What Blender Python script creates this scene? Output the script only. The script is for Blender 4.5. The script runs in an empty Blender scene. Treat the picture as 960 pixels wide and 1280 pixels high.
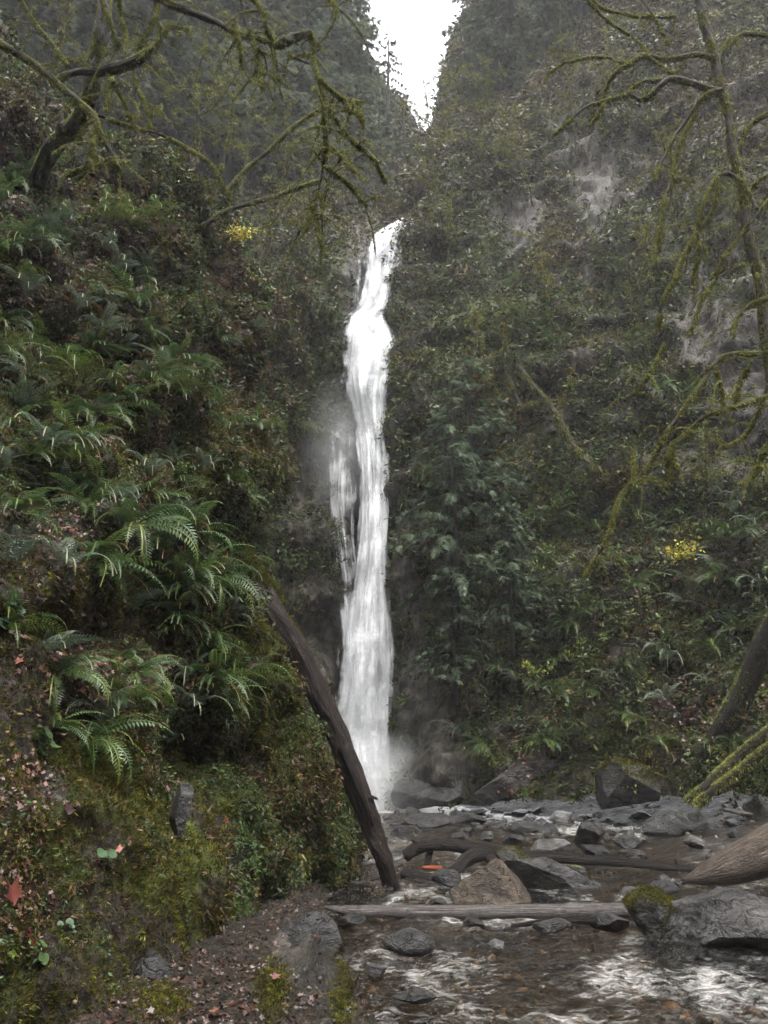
import bpy, bmesh, math, time
import numpy as np
from mathutils import Vector
T0 = time.time()
RNG = np.random.default_rng(7)
R = math.radians
scene = bpy.context.scene
COL = scene.collection

# ------------------------------------------------------------------ camera
F_PX, PITCH, CAM_Z = 1000.0, R(16.2), 2.0
CP, SP = math.cos(PITCH), math.sin(PITCH)
cam_d = bpy.data.cameras.new("camera")
cam = bpy.data.objects.new("camera", cam_d)
COL.objects.link(cam)
cam.location = (0, 0, CAM_Z)
cam.rotation_euler = (R(90) + PITCH, 0, 0)
cam_d.sensor_fit = 'VERTICAL'
cam_d.sensor_height = 36.0
cam_d.lens = 36.0 * F_PX / 1280.0
cam_d.clip_start = 0.05
cam_d.clip_end = 500
scene.camera = cam


def P(px, py, Y):
    """world point seen at photo pixel (px, py) at forward distance Y"""
    u = (px - 480) / F_PX
    v = (py - 640) / F_PX
    k = Y / (CP + v * SP)
    return np.array([u * k, Y, CAM_Z + k * (SP - v * CP)])


def proj(p):
    p = np.atleast_2d(p)
    x, y, z = p[:, 0], p[:, 1], p[:, 2] - CAM_Z
    d = y * CP + z * SP
    w = z * CP - y * SP
    d = np.where(d > 0.01, d, 0.01)
    return 480 + F_PX * x / d, 640 - F_PX * w / d, d


def ground_Y(py, z=0.0):
    a = math.atan((py - 640) / F_PX) - PITCH
    return (CAM_Z - z) / math.tan(a)


# ------------------------------------------------------------------ noise (numpy)
_perm = np.random.default_rng(3).permutation(256)
_perm = np.concatenate([_perm, _perm, _perm])
_grad = np.random.default_rng(4).normal(size=(256, 3))
_grad /= np.linalg.norm(_grad, axis=1)[:, None]


def perlin(p):
    i = np.floor(p).astype(int)
    f = p - i
    i &= 255
    u = f * f * f * (f * (f * 6 - 15) + 10)
    out = 0
    for dx in (0, 1):
        for dy in (0, 1):
            for dz in (0, 1):
                h = _perm[_perm[_perm[(i[:, 0] + dx) & 255] + ((i[:, 1] + dy) & 255)] + ((i[:, 2] + dz) & 255)]
                g = _grad[h]
                d = g[:, 0] * (f[:, 0] - dx) + g[:, 1] * (f[:, 1] - dy) + g[:, 2] * (f[:, 2] - dz)
                wx = u[:, 0] if dx else 1 - u[:, 0]
                wy = u[:, 1] if dy else 1 - u[:, 1]
                wz = u[:, 2] if dz else 1 - u[:, 2]
                out = out + d * wx * wy * wz
    return out * 1.6


def fbm(p, scale, octv=4, seed=0.0, rough=0.5, stretch=(1, 1, 1)):
    p = np.asarray(p, float) / scale * np.array(stretch) + seed * 17.31
    a, s, t = 1.0, 0.0, 0.0
    for _ in range(octv):
        s = s + a * perlin(p)
        t += a
        a *= rough
        p = p * 2.03 + 5.7
    return s / t


def ridged(p, scale, octv=4, seed=0.0, stretch=(1, 1, 1)):
    p = np.asarray(p, float) / scale * np.array(stretch) + seed * 11.7
    a, s, t = 1.0, 0.0, 0.0
    for _ in range(octv):
        s = s + a * (1 - np.abs(perlin(p)) * 2)
        t += a
        a *= 0.5
        p = p * 2.1 + 3.1
    return s / t


def sstep(a, b, x):
    t = np.clip((x - a) / (b - a), 0, 1)
    return t * t * (3 - 2 * t)


# ------------------------------------------------------------------ mesh building
def mesh_from(name, V, faces, col=None, mats=(), midx=None, smooth=False, uv=None):
    """faces: (N,3) or (N,4) array. col: per-vertex RGB"""
    V = np.ascontiguousarray(V, dtype=np.float32)
    faces = np.ascontiguousarray(faces, dtype=np.int32)
    k = faces.shape[1]
    me = bpy.data.meshes.new(name)
    me.vertices.add(len(V))
    me.vertices.foreach_set("co", V.ravel())
    me.loops.add(faces.size)
    me.loops.foreach_set("vertex_index", faces.ravel())
    me.polygons.add(len(faces))
    me.polygons.foreach_set("loop_start", np.arange(0, faces.size, k, dtype=np.int32))
    me.polygons.foreach_set("loop_total", np.full(len(faces), k, dtype=np.int32))
    if smooth:
        me.polygons.foreach_set("use_smooth", np.ones(len(faces), dtype=bool))
    for m in mats:
        me.materials.append(m)
    if midx is not None:
        me.polygons.foreach_set("material_index", midx.astype(np.int32))
    me.update(calc_edges=True)
    if col is not None:
        at = me.attributes.new("col", 'FLOAT_COLOR', 'POINT')
        c = np.ones((len(V), 4), dtype=np.float32)
        c[:, :3] = col
        at.data.foreach_set("color", c.ravel())
    if uv is not None:
        ul = me.uv_layers.new(name="UVMap")
        ul.data.foreach_set("uv", np.ascontiguousarray(uv[faces.ravel()], dtype=np.float32).ravel())
    return me


class Geo:
    """collects triangles with colours and material slots, ending up as one mesh"""
    def __init__(self):
        self.V, self.F, self.C, self.M, self.n = [], [], [], [], 0

    def add(self, V, F, C, m=0):
        V = np.asarray(V, float)
        F = np.asarray(F, int)
        if F.shape[1] == 4:
            F = np.vstack([F[:, [0, 1, 2]], F[:, [0, 2, 3]]])
        C = np.broadcast_to(np.asarray(C, float), (len(V), 3))
        self.V.append(V); self.F.append(F + self.n); self.C.append(C)
        self.M.append(np.full(len(F), m)); self.n += len(V)

    def mesh(self, name, mats, smooth=False):
        return mesh_from(name, np.vstack(self.V), np.vstack(self.F), np.vstack(self.C), mats, np.concatenate(self.M), smooth)


def link(name, me, parent=None):
    o = bpy.data.objects.new(name, me)
    COL.objects.link(o)
    if parent is not None:
        o.parent = parent
    return o


def tag(o, label=None, cat=None, group=None, kind=None):
    if label: o["label"] = label
    if cat: o["category"] = cat
    if group: o["group"] = group
    if kind: o["kind"] = kind
    return o


def empty(name, loc=(0, 0, 0), rz=0):
    o = bpy.data.objects.new(name, None)
    COL.objects.link(o)
    o.location = loc
    o.rotation_euler = (0, 0, rz)
    return o


def copy_tree(o, parent=None):
    c = o.copy()
    COL.objects.link(c)
    c.parent = parent
    for ch in [x for x in COL.objects if x.parent == o]:
        copy_tree(ch, c)
    return c


def recenter(me, base):
    """move mesh data so that its origin is `base`"""
    n = len(me.vertices)
    a = np.empty(n * 3, dtype=np.float32)
    me.vertices.foreach_get("co", a)
    a = a.reshape(-1, 3) - np.asarray(base, dtype=np.float32)
    me.vertices.foreach_set("co", a.ravel())
    me.update()


# ------------------------------------------------------------------ materials
def new_mat(name):
    m = bpy.data.materials.new(name)
    m.use_nodes = True
    nt = m.node_tree
    nt.nodes.clear()
    return m, nt


def N(nt, typ, **kw):
    n = nt.nodes.new(typ)
    for k, v in kw.items():
        if k == 'ins':
            for kk, vv in v.items():
                n.inputs[kk].default_value = vv
        else:
            setattr(n, k, v)
    return n


def L(nt, a, b):
    nt.links.new(a, b)


def noise(nt, vec, scale, detail=5, rough=0.55, dist=0.0):
    n = N(nt, 'ShaderNodeTexNoise', ins={'Scale': scale, 'Detail': detail, 'Roughness': rough, 'Distortion': dist})
    if vec is not None:
        L(nt, vec, n.inputs['Vector'])
    return n.outputs['Fac']


def ramp(nt, fac, stops, interp='LINEAR'):
    r = N(nt, 'ShaderNodeValToRGB')
    r.color_ramp.interpolation = interp
    els = r.color_ramp.elements
    while len(els) < len(stops):
        els.new(0.5)
    for e, (p, c) in zip(els, stops):
        e.position = p
        e.color = (*c, 1) if len(c) == 3 else c
    L(nt, fac, r.inputs[0])
    return r.outputs[0]


def mixc(nt, fac, a, b, mode='MIX'):
    m = N(nt, 'ShaderNodeMix', data_type='RGBA', blend_type=mode)
    for s, x in ((0, fac), (6, a), (7, b)):
        if isinstance(x, (int, float)):
            m.inputs[s].default_value = x
        elif isinstance(x, tuple):
            m.inputs[s].default_value = (*x, 1)
        else:
            L(nt, x, m.inputs[s])
    return m.outputs[2]


def math_(nt, op, a, b=None, clamp=False):
    m = N(nt, 'ShaderNodeMath', operation=op, use_clamp=clamp)
    for s, x in ((0, a), (1, b)):
        if x is None:
            continue
        if isinstance(x, (int, float)):
            m.inputs[s].default_value = x
        else:
            L(nt, x, m.inputs[s])
    return m.outputs[0]


def finish(nt, shader, disp=None):
    o = N(nt, 'ShaderNodeOutputMaterial')
    L(nt, shader, o.inputs['Surface'])


def objvec(nt, stretch=None):
    g = N(nt, 'ShaderNodeNewGeometry')
    v = g.outputs['Position']
    if stretch:
        m = N(nt, 'ShaderNodeMapping')
        m.inputs['Scale'].default_value = stretch
        L(nt, v, m.inputs['Vector'])
        v = m.outputs[0]
    return v


def bump(nt, h, strength, dist):
    b = N(nt, 'ShaderNodeBump', ins={'Strength': strength, 'Distance': dist})
    L(nt, h, b.inputs['Height'])
    return b.outputs[0]


def principled(nt, col, rough, normal=None, spec=0.5):
    p = N(nt, 'ShaderNodeBsdfPrincipled')
    for s, x in (('Base Color', col), ('Roughness', rough), ('Specular IOR Level', spec)):
        if isinstance(x, (int, float)):
            p.inputs[s].default_value = x
        elif isinstance(x, tuple):
            p.inputs[s].default_value = (*x, 1)
        else:
            L(nt, x, p.inputs[s])
    if normal is not None:
        L(nt, normal, p.inputs['Normal'])
    return p.outputs[0]


def mat_leaf(name, rough=0.5, trans=0.3, spec=0.5):
    m, nt = new_mat(name)
    a = N(nt, 'ShaderNodeAttribute', attribute_name='col')
    n = noise(nt, objvec(nt), 9.0, 2)
    c = mixc(nt, 1.0, a.outputs['Color'], ramp(nt, n, [(0.3, (0.72, 0.72, 0.72)), (0.7, (1.3, 1.3, 1.3))]), 'MULTIPLY')
    p = principled(nt, c, rough, None, spec)
    if trans > 0:
        t = N(nt, 'ShaderNodeBsdfTranslucent')
        L(nt, c, t.inputs['Color'])
        mx = N(nt, 'ShaderNodeMixShader', ins={'Fac': trans})
        L(nt, p, mx.inputs[1]); L(nt, t.outputs[0], mx.inputs[2])
        p = mx.outputs[0]
    finish(nt, p)
    return m


def mat_ground():
    """rock / soil / moss / litter, mixed by the mask stored on the mesh"""
    m, nt = new_mat("ground_cover_rock")
    v = objvec(nt)
    a = N(nt, 'ShaderNodeAttribute', attribute_name='col')
    sep = N(nt, 'ShaderNodeSeparateColor')
    L(nt, a.outputs['Color'], sep.inputs[0])
    big = noise(nt, v, 0.9, 8, 0.6)
    vr = objvec(nt, (1.6, 1.6, 0.55))
    cr = noise(nt, vr, 1.7, 9, 0.65, 0.6)
    rock = ramp(nt, cr, [(0.28, (0.007, 0.0065, 0.006)), (0.47, (0.03, 0.027, 0.022)), (0.56, (0.062, 0.055, 0.046)), (0.76, (0.14, 0.125, 0.11))])
    fine = noise(nt, v, 14, 8, 0.7)
    soil = ramp(nt, fine, [(0.3, (0.008, 0.007, 0.005)), (0.5, (0.02, 0.016, 0.011)), (0.64, (0.05, 0.036, 0.026)), (0.85, (0.14, 0.1, 0.08))])
    mossn = noise(nt, v, 5, 7, 0.7)
    moss = ramp(nt, mossn, [(0.3, (0.012, 0.018, 0.004)), (0.5, (0.045, 0.058, 0.011)), (0.7, (0.105, 0.115, 0.02))])
    mm = ramp(nt, math_(nt, 'ADD', sep.outputs[1], math_(nt, 'MULTIPLY', math_(nt, 'SUBTRACT', big, 0.5), 2.2)), [(0.42, (0, 0, 0)), (0.6, (1, 1, 1))])
    rm = ramp(nt, math_(nt, 'ADD', sep.outputs[0], math_(nt, 'MULTIPLY', math_(nt, 'SUBTRACT', cr, 0.5), 1.4)), [(0.45, (0, 0, 0)), (0.56, (1, 1, 1))])
    c = mixc(nt, mm, soil, moss)
    c = mixc(nt, rm, c, rock)
    h = math_(nt, 'ADD', math_(nt, 'MULTIPLY', cr, 1.2), math_(nt, 'MULTIPLY', fine, 0.25))
    rg = ramp(nt, fine, [(0.3, (0.35,) * 3), (0.7, (0.75,) * 3)])
    finish(nt, principled(nt, c, rg, bump(nt, h, 1.0, 0.25), 0.25))
    return m


def mat_rock(name, dark=1.0, moss=0.5, wet=0.4, tint=(1, 1, 1)):
    m, nt = new_mat(name)
    v = objvec(nt)
    n1 = noise(nt, objvec(nt, (1, 1, 2.0)), 2.6, 9, 0.65, 0.5)
    n2 = noise(nt, v, 22, 6, 0.7)
    c = ramp(nt, n1, [(0.3, tuple(dark * x for x in (0.03, 0.028, 0.026))), (0.5, tuple(dark * x for x in (0.085, 0.08, 0.078))), (0.7, tuple(dark * x for x in (0.22, 0.215, 0.21)))])
    c = mixc(nt, 0.7, c, ramp(nt, n2, [(0.3, (0.35, 0.33, 0.31)), (0.7, (1.5, 1.5, 1.5))]), 'MULTIPLY')
    vo = N(nt, 'ShaderNodeTexVoronoi', feature='DISTANCE_TO_EDGE', ins={'Scale': 2.6})
    dv = N(nt, 'ShaderNodeVectorMath', operation='ADD')
    nz = N(nt, 'ShaderNodeTexNoise', ins={'Scale': 3.0, 'Detail': 4.0})
    L(nt, v, nz.inputs['Vector']); L(nt, nz.outputs['Color'], dv.inputs[0]); L(nt, objvec(nt, (1, 1, 2.4)), dv.inputs[1])
    L(nt, dv.outputs[0], vo.inputs['Vector'])
    ck = ramp(nt, vo.outputs['Distance'], [(0.0, (0.25,) * 3), (0.035, (1,) * 3)])
    c = mixc(nt, 0.8, c, ck, 'MULTIPLY')
    g = N(nt, 'ShaderNodeNewGeometry')
    s = N(nt, 'ShaderNodeSeparateXYZ')
    L(nt, g.outputs['Normal'], s.inputs[0])
    mn = noise(nt, v, 3.5, 6, 0.7)
    f = math_(nt, 'ADD', math_(nt, 'MULTIPLY', s.outputs['Z'], 0.35), math_(nt, 'ADD', math_(nt, 'MULTIPLY', mn, 1.3), moss - 1.05))
    f = ramp(nt, f, [(0.45, (0, 0, 0)), (0.56, (1, 1, 1))])
    c = mixc(nt, 1.0, c, tint, 'MULTIPLY')
    mossc = ramp(nt, n2, [(0.3, (0.025, 0.03, 0.006)), (0.7, (0.13, 0.14, 0.025))])
    c = mixc(nt, f, c, mossc)
    rg = mixc(nt, f, (wet, wet, wet), (0.9, 0.9, 0.9))
    h = math_(nt, 'ADD', math_(nt, 'MULTIPLY', ck, 0.25), math_(nt, 'ADD', n1, math_(nt, 'MULTIPLY', n2, 0.3)))
    finish(nt, principled(nt, c, rg, bump(nt, h, 1.0, 0.12), 0.35))
    return m


def mat_bark(name, c0, c1, moss=0.3, rough=0.6, stretch=(7, 1.5, 1), axis_scale=2.4):
    m, nt = new_mat(name)
    tc = N(nt, 'ShaderNodeUVMap')
    mp = N(nt, 'ShaderNodeMapping')
    mp.inputs['Scale'].default_value = stretch
    L(nt, tc.outputs[0], mp.inputs['Vector'])
    n1 = noise(nt, mp.outputs[0], axis_scale, 8, 0.65, 0.4)
    n2 = noise(nt, objvec(nt), 18, 6, 0.7)
    c = ramp(nt, n1, [(0.32, c0), (0.55, tuple((a + b) / 2 for a, b in zip(c0, c1))), (0.72, c1)])
    c = mixc(nt, 0.5, c, ramp(nt, n2, [(0.3, (0.5, 0.5, 0.5)), (0.7, (1.4, 1.4, 1.4))]), 'MULTIPLY')
    g = N(nt, 'ShaderNodeNewGeometry')
    s = N(nt, 'ShaderNodeSeparateXYZ')
    L(nt, g.outputs['Normal'], s.inputs[0])
    mn = noise(nt, objvec(nt), 3.0, 6, 0.7)
    f = math_(nt, 'ADD', math_(nt, 'MULTIPLY', s.outputs['Z'], 0.4), math_(nt, 'ADD', math_(nt, 'MULTIPLY', mn, 0.9), moss - 0.85))
    f = ramp(nt, f, [(0.45, (0, 0, 0)), (0.6, (1, 1, 1))])
    c = mixc(nt, f, c, ramp(nt, n2, [(0.3, (0.03, 0.04, 0.006)), (0.7, (0.14, 0.16, 0.025))]))
    rg = mixc(nt, f, (rough,) * 3, (0.95,) * 3)
    h = math_(nt, 'ADD', n1, math_(nt, 'MULTIPLY', n2, 0.4))
    finish(nt, principled(nt, c, rg, bump(nt, h, 1.0, 0.1), 0.22))
    return m


def mat_water():
    m, nt = new_mat("stream_water")
    v = objvec(nt, (1, 0.7, 1))
    n1 = noise(nt, v, 3.2, 5, 0.6, 1.2)
    n2 = noise(nt, v, 17, 4, 0.6, 0.6)
    h = math_(nt, 'ADD', n1, math_(nt, 'MULTIPLY', n2, 0.4))
    nb = bump(nt, h, 1.0, 0.16)
    fr = N(nt, 'ShaderNodeFresnel', ins={'IOR': 1.33})
    L(nt, nb, fr.inputs['Normal'])
    tr = N(nt, 'ShaderNodeBsdfTransparent', ins={'Color': (0.72, 0.6, 0.42, 1)})
    gl = N(nt, 'ShaderNodeBsdfGlossy', ins={'Roughness': 0.09, 'Color': (1, 1, 1, 1)})
    L(nt, nb, gl.inputs['Normal'])
    mx = N(nt, 'ShaderNodeMixShader')
    L(nt, math_(nt, 'MULTIPLY', fr.outputs[0], 1.25, True), mx.inputs[0])
    L(nt, tr.outputs[0], mx.inputs[1]); L(nt, gl.outputs[0], mx.inputs[2])
    a = N(nt, 'ShaderNodeAttribute', attribute_name='col')
    sep = N(nt, 'ShaderNodeSeparateColor')
    L(nt, a.outputs['Color'], sep.inputs[0])
    fn = noise(nt, objvec(nt, (0.5, 1.0, 1)), 11, 9, 0.75, 0.5)
    ff = math_(nt, 'ADD', sep.outputs[0], math_(nt, 'MULTIPLY', math_(nt, 'SUBTRACT', fn, 0.5), 2.6))
    ff = ramp(nt, ff, [(0.35, (0, 0, 0)), (1.0, (0.9, 0.9, 0.9))])
    df = N(nt, 'ShaderNodeBsdfDiffuse', ins={'Color': (0.33, 0.32, 0.3, 1)})  # one pale colour for foam and painted sky reflections
    L(nt, nb, df.inputs['Normal'])
    m2 = N(nt, 'ShaderNodeMixShader')
    L(nt, ff, m2.inputs[0]); L(nt, mx.outputs[0], m2.inputs[1]); L(nt, df.outputs[0], m2.inputs[2])
    finish(nt, m2.outputs[0])
    return m


def mat_fall(name, dens, edge=0.12, su=26, sv=2.2, seed=0.0, col=(0.84, 0.85, 0.87)):
    """uv.x across the curtain, uv.y down it (0..1); strands by stretched noise"""
    m, nt = new_mat(name)
    uv = N(nt, 'ShaderNodeUVMap')
    mp = N(nt, 'ShaderNodeMapping')
    mp.inputs['Scale'].default_value = (su, sv, 1)
    mp.inputs['Location'].default_value = (seed, seed * 2.3, seed)
    L(nt, uv.outputs[0], mp.inputs['Vector'])
    n1 = noise(nt, mp.outputs[0], 1.0, 7, 0.62, 0.25)
    mp2 = N(nt, 'ShaderNodeMapping')
    mp2.inputs['Scale'].default_value = (su * 0.22, sv * 3.0, 1)
    mp2.inputs['Location'].default_value = (seed + 4, seed, 1)
    L(nt, uv.outputs[0], mp2.inputs['Vector'])
    n2 = noise(nt, mp2.outputs[0], 1.0, 5, 0.6, 0.5)
    s = N(nt, 'ShaderNodeSeparateXYZ')
    L(nt, uv.outputs[0], s.inputs[0])
    ex = math_(nt, 'MULTIPLY', math_(nt, 'MULTIPLY', s.outputs[0], math_(nt, 'SUBTRACT', 1.0, s.outputs[0])), 4.0)
    ex = math_(nt, 'MINIMUM', math_(nt, 'DIVIDE', ex, edge * 4), 1.0)
    a = math_(nt, 'ADD', math_(nt, 'MULTIPLY', math_(nt, 'SUBTRACT', n1, 0.5), 3.2), math_(nt, 'MULTIPLY', math_(nt, 'SUBTRACT', n2, 0.5), 2.0))
    a = math_(nt, 'ADD', math_(nt, 'ADD', a, dens), math_(nt, 'MULTIPLY', math_(nt, 'SUBTRACT', ex, 1.0), 1.0 + dens))
    at = N(nt, 'ShaderNodeAttribute', attribute_name='col')
    sc = N(nt, 'ShaderNodeSeparateColor')
    L(nt, at.outputs['Color'], sc.inputs[0])
    a = math_(nt, 'MULTIPLY', a, sc.outputs[0], True)
    cc = ramp(nt, n1, [(0.36, tuple(x * 0.55 for x in col)), (0.58, col)])  # shading between the strands painted into the colour
    d = N(nt, 'ShaderNodeBsdfDiffuse')
    L(nt, cc, d.inputs['Color'])
    L(nt, bump(nt, n1, 0.6, 0.25), d.inputs['Normal'])
    tl = N(nt, 'ShaderNodeBsdfTranslucent')
    L(nt, cc, tl.inputs['Color'])
    m0 = N(nt, 'ShaderNodeMixShader', ins={'Fac': 0.35})
    L(nt, d.outputs[0], m0.inputs[1]); L(nt, tl.outputs[0], m0.inputs[2])
    tr = N(nt, 'ShaderNodeBsdfTransparent')
    mx = N(nt, 'ShaderNodeMixShader')
    L(nt, a, mx.inputs[0]); L(nt, tr.outputs[0], mx.inputs[1]); L(nt, m0.outputs[0], mx.inputs[2])
    finish(nt, mx.outputs[0])
    return m


M_LEAF = mat_leaf("foliage", 0.5, 0.25, 0.22)
M_FERN = mat_leaf("fern_frond", 0.42, 0.25, 0.25)
M_MOSS = mat_leaf("moss", 0.9, 0.3, 0.1)
M_LITTER = mat_leaf("dead_leaf", 0.45, 0.1, 0.3)
M_NEEDLE = mat_leaf("needles", 0.7, 0.3, 0.15)
M_GROUND = mat_ground()
M_ROCK = mat_rock("wet_stone", 0.26, 0.32, 0.4)
M_ROCKM = mat_rock("mossy_stone", 0.38, 0.5, 0.5)
M_ROCKP = mat_rock("pale_stone", .8, 0.05, 0.4)
M_SLATE = mat_rock("slate_stone", 0.42, 0.18, 0.35)
M_BARK_DARK = mat_bark("dark_bark", (0.006, 0.005, 0.004), (0.028, 0.021, 0.017), 0.38, 0.5)
M_BARK_MOSS = mat_bark("mossy_bark", (0.014, 0.012, 0.009), (0.06, 0.05, 0.036), 0.6, 0.8)
M_BARK_RED = mat_bark("rotten_bark", (0.005, 0.004, 0.0035), (0.045, 0.03, 0.023), 0.32, 0.4)
M_WOOD_GREY = mat_bark("wet_grey_wood", (0.05, 0.045, 0.042), (0.27, 0.24, 0.23), -0.3, 0.18)
M_WOOD_BROWN = mat_bark("brown_wood", (0.035, 0.027, 0.02), (0.13, 0.1, 0.08), -0.1, 0.5)
M_TWIG = mat_bark("twig_bark", (0.018, 0.015, 0.012), (0.085, 0.072, 0.055), 0.45, 0.8)

# ------------------------------------------------------------------ palettes (linear)
def pal(*cols):
    return np.array(cols, float)

GREEN_DARK = pal((0.018, 0.032, 0.010), (0.028, 0.045, 0.013), (0.04, 0.058, 0.015), (0.022, 0.036, 0.016), (0.05, 0.05, 0.015))
GREEN_MID = pal((0.04, 0.068, 0.017), (0.06, 0.088, 0.02), (0.045, 0.062, 0.022), (0.08, 0.092, 0.022), (0.05, 0.085, 0.035))
OLIVE = pal((0.042, 0.04, 0.01), (0.068, 0.062, 0.014), (0.05, 0.04, 0.014), (0.09, 0.078, 0.02), (0.03, 0.028, 0.011))
BROWN = pal((0.045, 0.027, 0.014), (0.072, 0.038, 0.02), (0.06, 0.042, 0.022), (0.1, 0.055, 0.028), (0.03, 0.022, 0.012))
LITTER = pal((0.055, 0.022, 0.014), (0.07, 0.035, 0.022), (0.1, 0.055, 0.038), (0.085, 0.03, 0.016), (0.04, 0.018, 0.012), (0.06, 0.032, 0.016), (0.15, 0.1, 0.075))
MOSSC = pal((0.04, 0.046, 0.007), (0.07, 0.072, 0.011), (0.022, 0.027, 0.005), (0.12, 0.108, 0.018), (0.055, 0.043, 0.012), (0.085, 0.09, 0.014), (0.04, 0.028, 0.013))
YELLOW = pal((0.42, 0.38, 0.05), (0.34, 0.36, 0.06), (0.48, 0.36, 0.05))


def pick(p, n, jitter=0.25):
    c = p[RNG.integers(0, len(p), n)]
    return c * (1 + RNG.normal(0, jitter, (n, 1))).clip(0.4, 1.9)


# ------------------------------------------------------------------ templates (tris)
def tmpl_leaves(nl, seed, spread=0.7, width=0.42, droop=0.4):
    r = np.random.default_rng(seed)
    V, F, S = [], [], []
    for i in range(nl):
        az = r.uniform(0, 2 * math.pi)
        el = r.uniform(-0.5, 0.9) - droop * 0.3
        d = np.array([math.cos(az) * math.cos(el), math.sin(az) * math.cos(el), math.sin(el)])
        base = r.normal(0, spread, 3) * np.array([1, 1, 0.5])
        side = np.cross(d, r.normal(0, 1, 3)); side /= np.linalg.norm(side)
        up = np.cross(side, d)
        l = r.uniform(0.6, 1.2)
        w = width * l
        b = len(V)
        V += [base, base + d * l * .5 + side * w * .5 + up * .07, base + d * l - up * .1, base + d * l * .5 - side * w * .5 + up * .07]
        F += [(b, b + 1, b + 2), (b, b + 2, b + 3)]
        S += [r.uniform(0.78, 1.22)] * 4
    return np.array(V), np.array(F), np.array(S)


def tmpl_tuft(nb, seed, width=0.1, spread=0.5, arch=0.3):
    r = np.random.default_rng(seed)
    V, F, S = [], [], []
    for i in range(nb):
        az = r.uniform(0, 2 * math.pi)
        t = r.uniform(0.05, spread * 1.6)
        d = np.array([math.cos(az) * t, math.sin(az) * t, 1.0]); d /= np.linalg.norm(d)
        base = np.array([r.normal(0, spread), r.normal(0, spread), -0.1])
        side = np.cross(d, r.normal(0, 1, 3)); side /= np.linalg.norm(side)
        l = r.uniform(0.5, 1.2)
        b = len(V)
        V += [base - side * width, base + side * width, base + d * l + np.array([0, 0, -arch * t])]
        F += [(b, b + 1, b + 2)]
        s = r.uniform(0.65, 1.35)
        S += [s, s, s * 1.1]
    return np.array(V), np.array(F), np.array(S)


def tmpl_maple(seed):
    """five-lobed fallen leaf, curled"""
    r = np.random.default_rng(seed)
    ang = np.array([-150, -120, -95, -60, -35, -12, 0, 12, 35, 60, 95, 120, 150]) * math.pi / 180 + math.pi / 2
    rad = np.array([.35, .62, .35, .85, .42, .5, 1.0, .5, .42, .85, .35, .62, .35]) * r.uniform(.9, 1.1, 13)
    V = [np.array([0, 0, 0])]
    k = r.uniform(-0.5, 0.7)
    for a, q in zip(ang, rad):
        V.append(np.array([math.cos(a) * q, math.sin(a) * q, k * q * q * 0.5 + r.normal(0, 0.06)]))
    F = [(0, i, i + 1) for i in range(1, 13)]
    F.append((0, 13, 1))
    S = np.ones(14) * r.uniform(.8, 1.2)
    return np.array(V), np.array(F), S


def tmpl_spray(seed, n=9):
    """flat drooping conifer spray along +x with side blades"""
    r = np.random.default_rng(seed)
    V, F, S = [], [], []
    for i in range(n):
        t = (i + 0.5) / n
        for sgn in (-1, 1):
            l = 0.42 * (1 - t) ** 0.7 + 0.08
            b = len(V)
            c = np.array([t, 0, -0.25 * t * t])
            tip = c + np.array([l * 0.75, sgn * l, -0.18 * l + r.normal(0, .04)])
            V += [c + np.array([-.05, 0, 0]), c + np.array([.07, 0, 0]), tip]
            F += [(b, b + 1, b + 2)]
            s = r.uniform(.7, 1.3)
            S += [s * .8, s * .8, s * 1.25]
    b = len(V)
    V += [np.array([0, -.03, 0]), np.array([0, .03, 0]), np.array([1.12, 0, -.32])]
    F += [(b, b + 1, b + 2)]
    S += [.9, .9, 1.2]
    return np.array(V), np.array(F), np.array(S)


T_BROAD = [tmpl_leaves(7, i) for i in range(6)]
T_NARROW = [tmpl_leaves(8, 20 + i, 0.5, 0.22, 1.0) for i in range(4)]
T_TUFT = [tmpl_tuft(9, 40 + i) for i in range(5)]
T_MAPLE = [tmpl_maple(60 + i) for i in range(6)]
T_SPRAY = [tmpl_spray(80 + i) for i in range(4)]
T_LEAF1 = [tmpl_leaves(1, 100 + i, 0.0, 0.6) for i in range(8)]


def frames(zdir, spin):
    """(n,3) z axes + spin angle -> rotation matrices with columns x,y,z"""
    z = zdir / np.linalg.norm(zdir, axis=1)[:, None]
    h = np.where(np.abs(z[:, 2:3]) > 0.95, np.array([[1.0, 0, 0]]), np.array([[0, 0, 1.0]]))
    x = np.cross(h, z); x /= np.linalg.norm(x, axis=1)[:, None]
    y = np.cross(z, x)
    c, s = np.cos(spin)[:, None], np.sin(spin)[:, None]
    return np.stack([x * c + y * s, -x * s + y * c, z], axis=2)


def scatter(geo, tmpls, pos, rot, scale, col, m=0):
    n = len(pos)
    if n == 0:
        return
    which = RNG.integers(0, len(tmpls), n)
    scale = np.broadcast_to(np.asarray(scale, float), (n,))
    for k, (V, F, S) in enumerate(tmpls):
        i = np.nonzero(which == k)[0]
        if len(i) == 0:
            continue
        W = np.einsum('nij,vj->nvi', rot[i], V) * scale[i, None, None] + pos[i, None, :]
        C = col[i, None, :] * S[None, :, None]
        FF = F[None] + (np.arange(len(i)) * len(V))[:, None, None]
        geo.add(W.reshape(-1, 3), FF.reshape(-1, 3), C.reshape(-1, 3), m)


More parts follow.
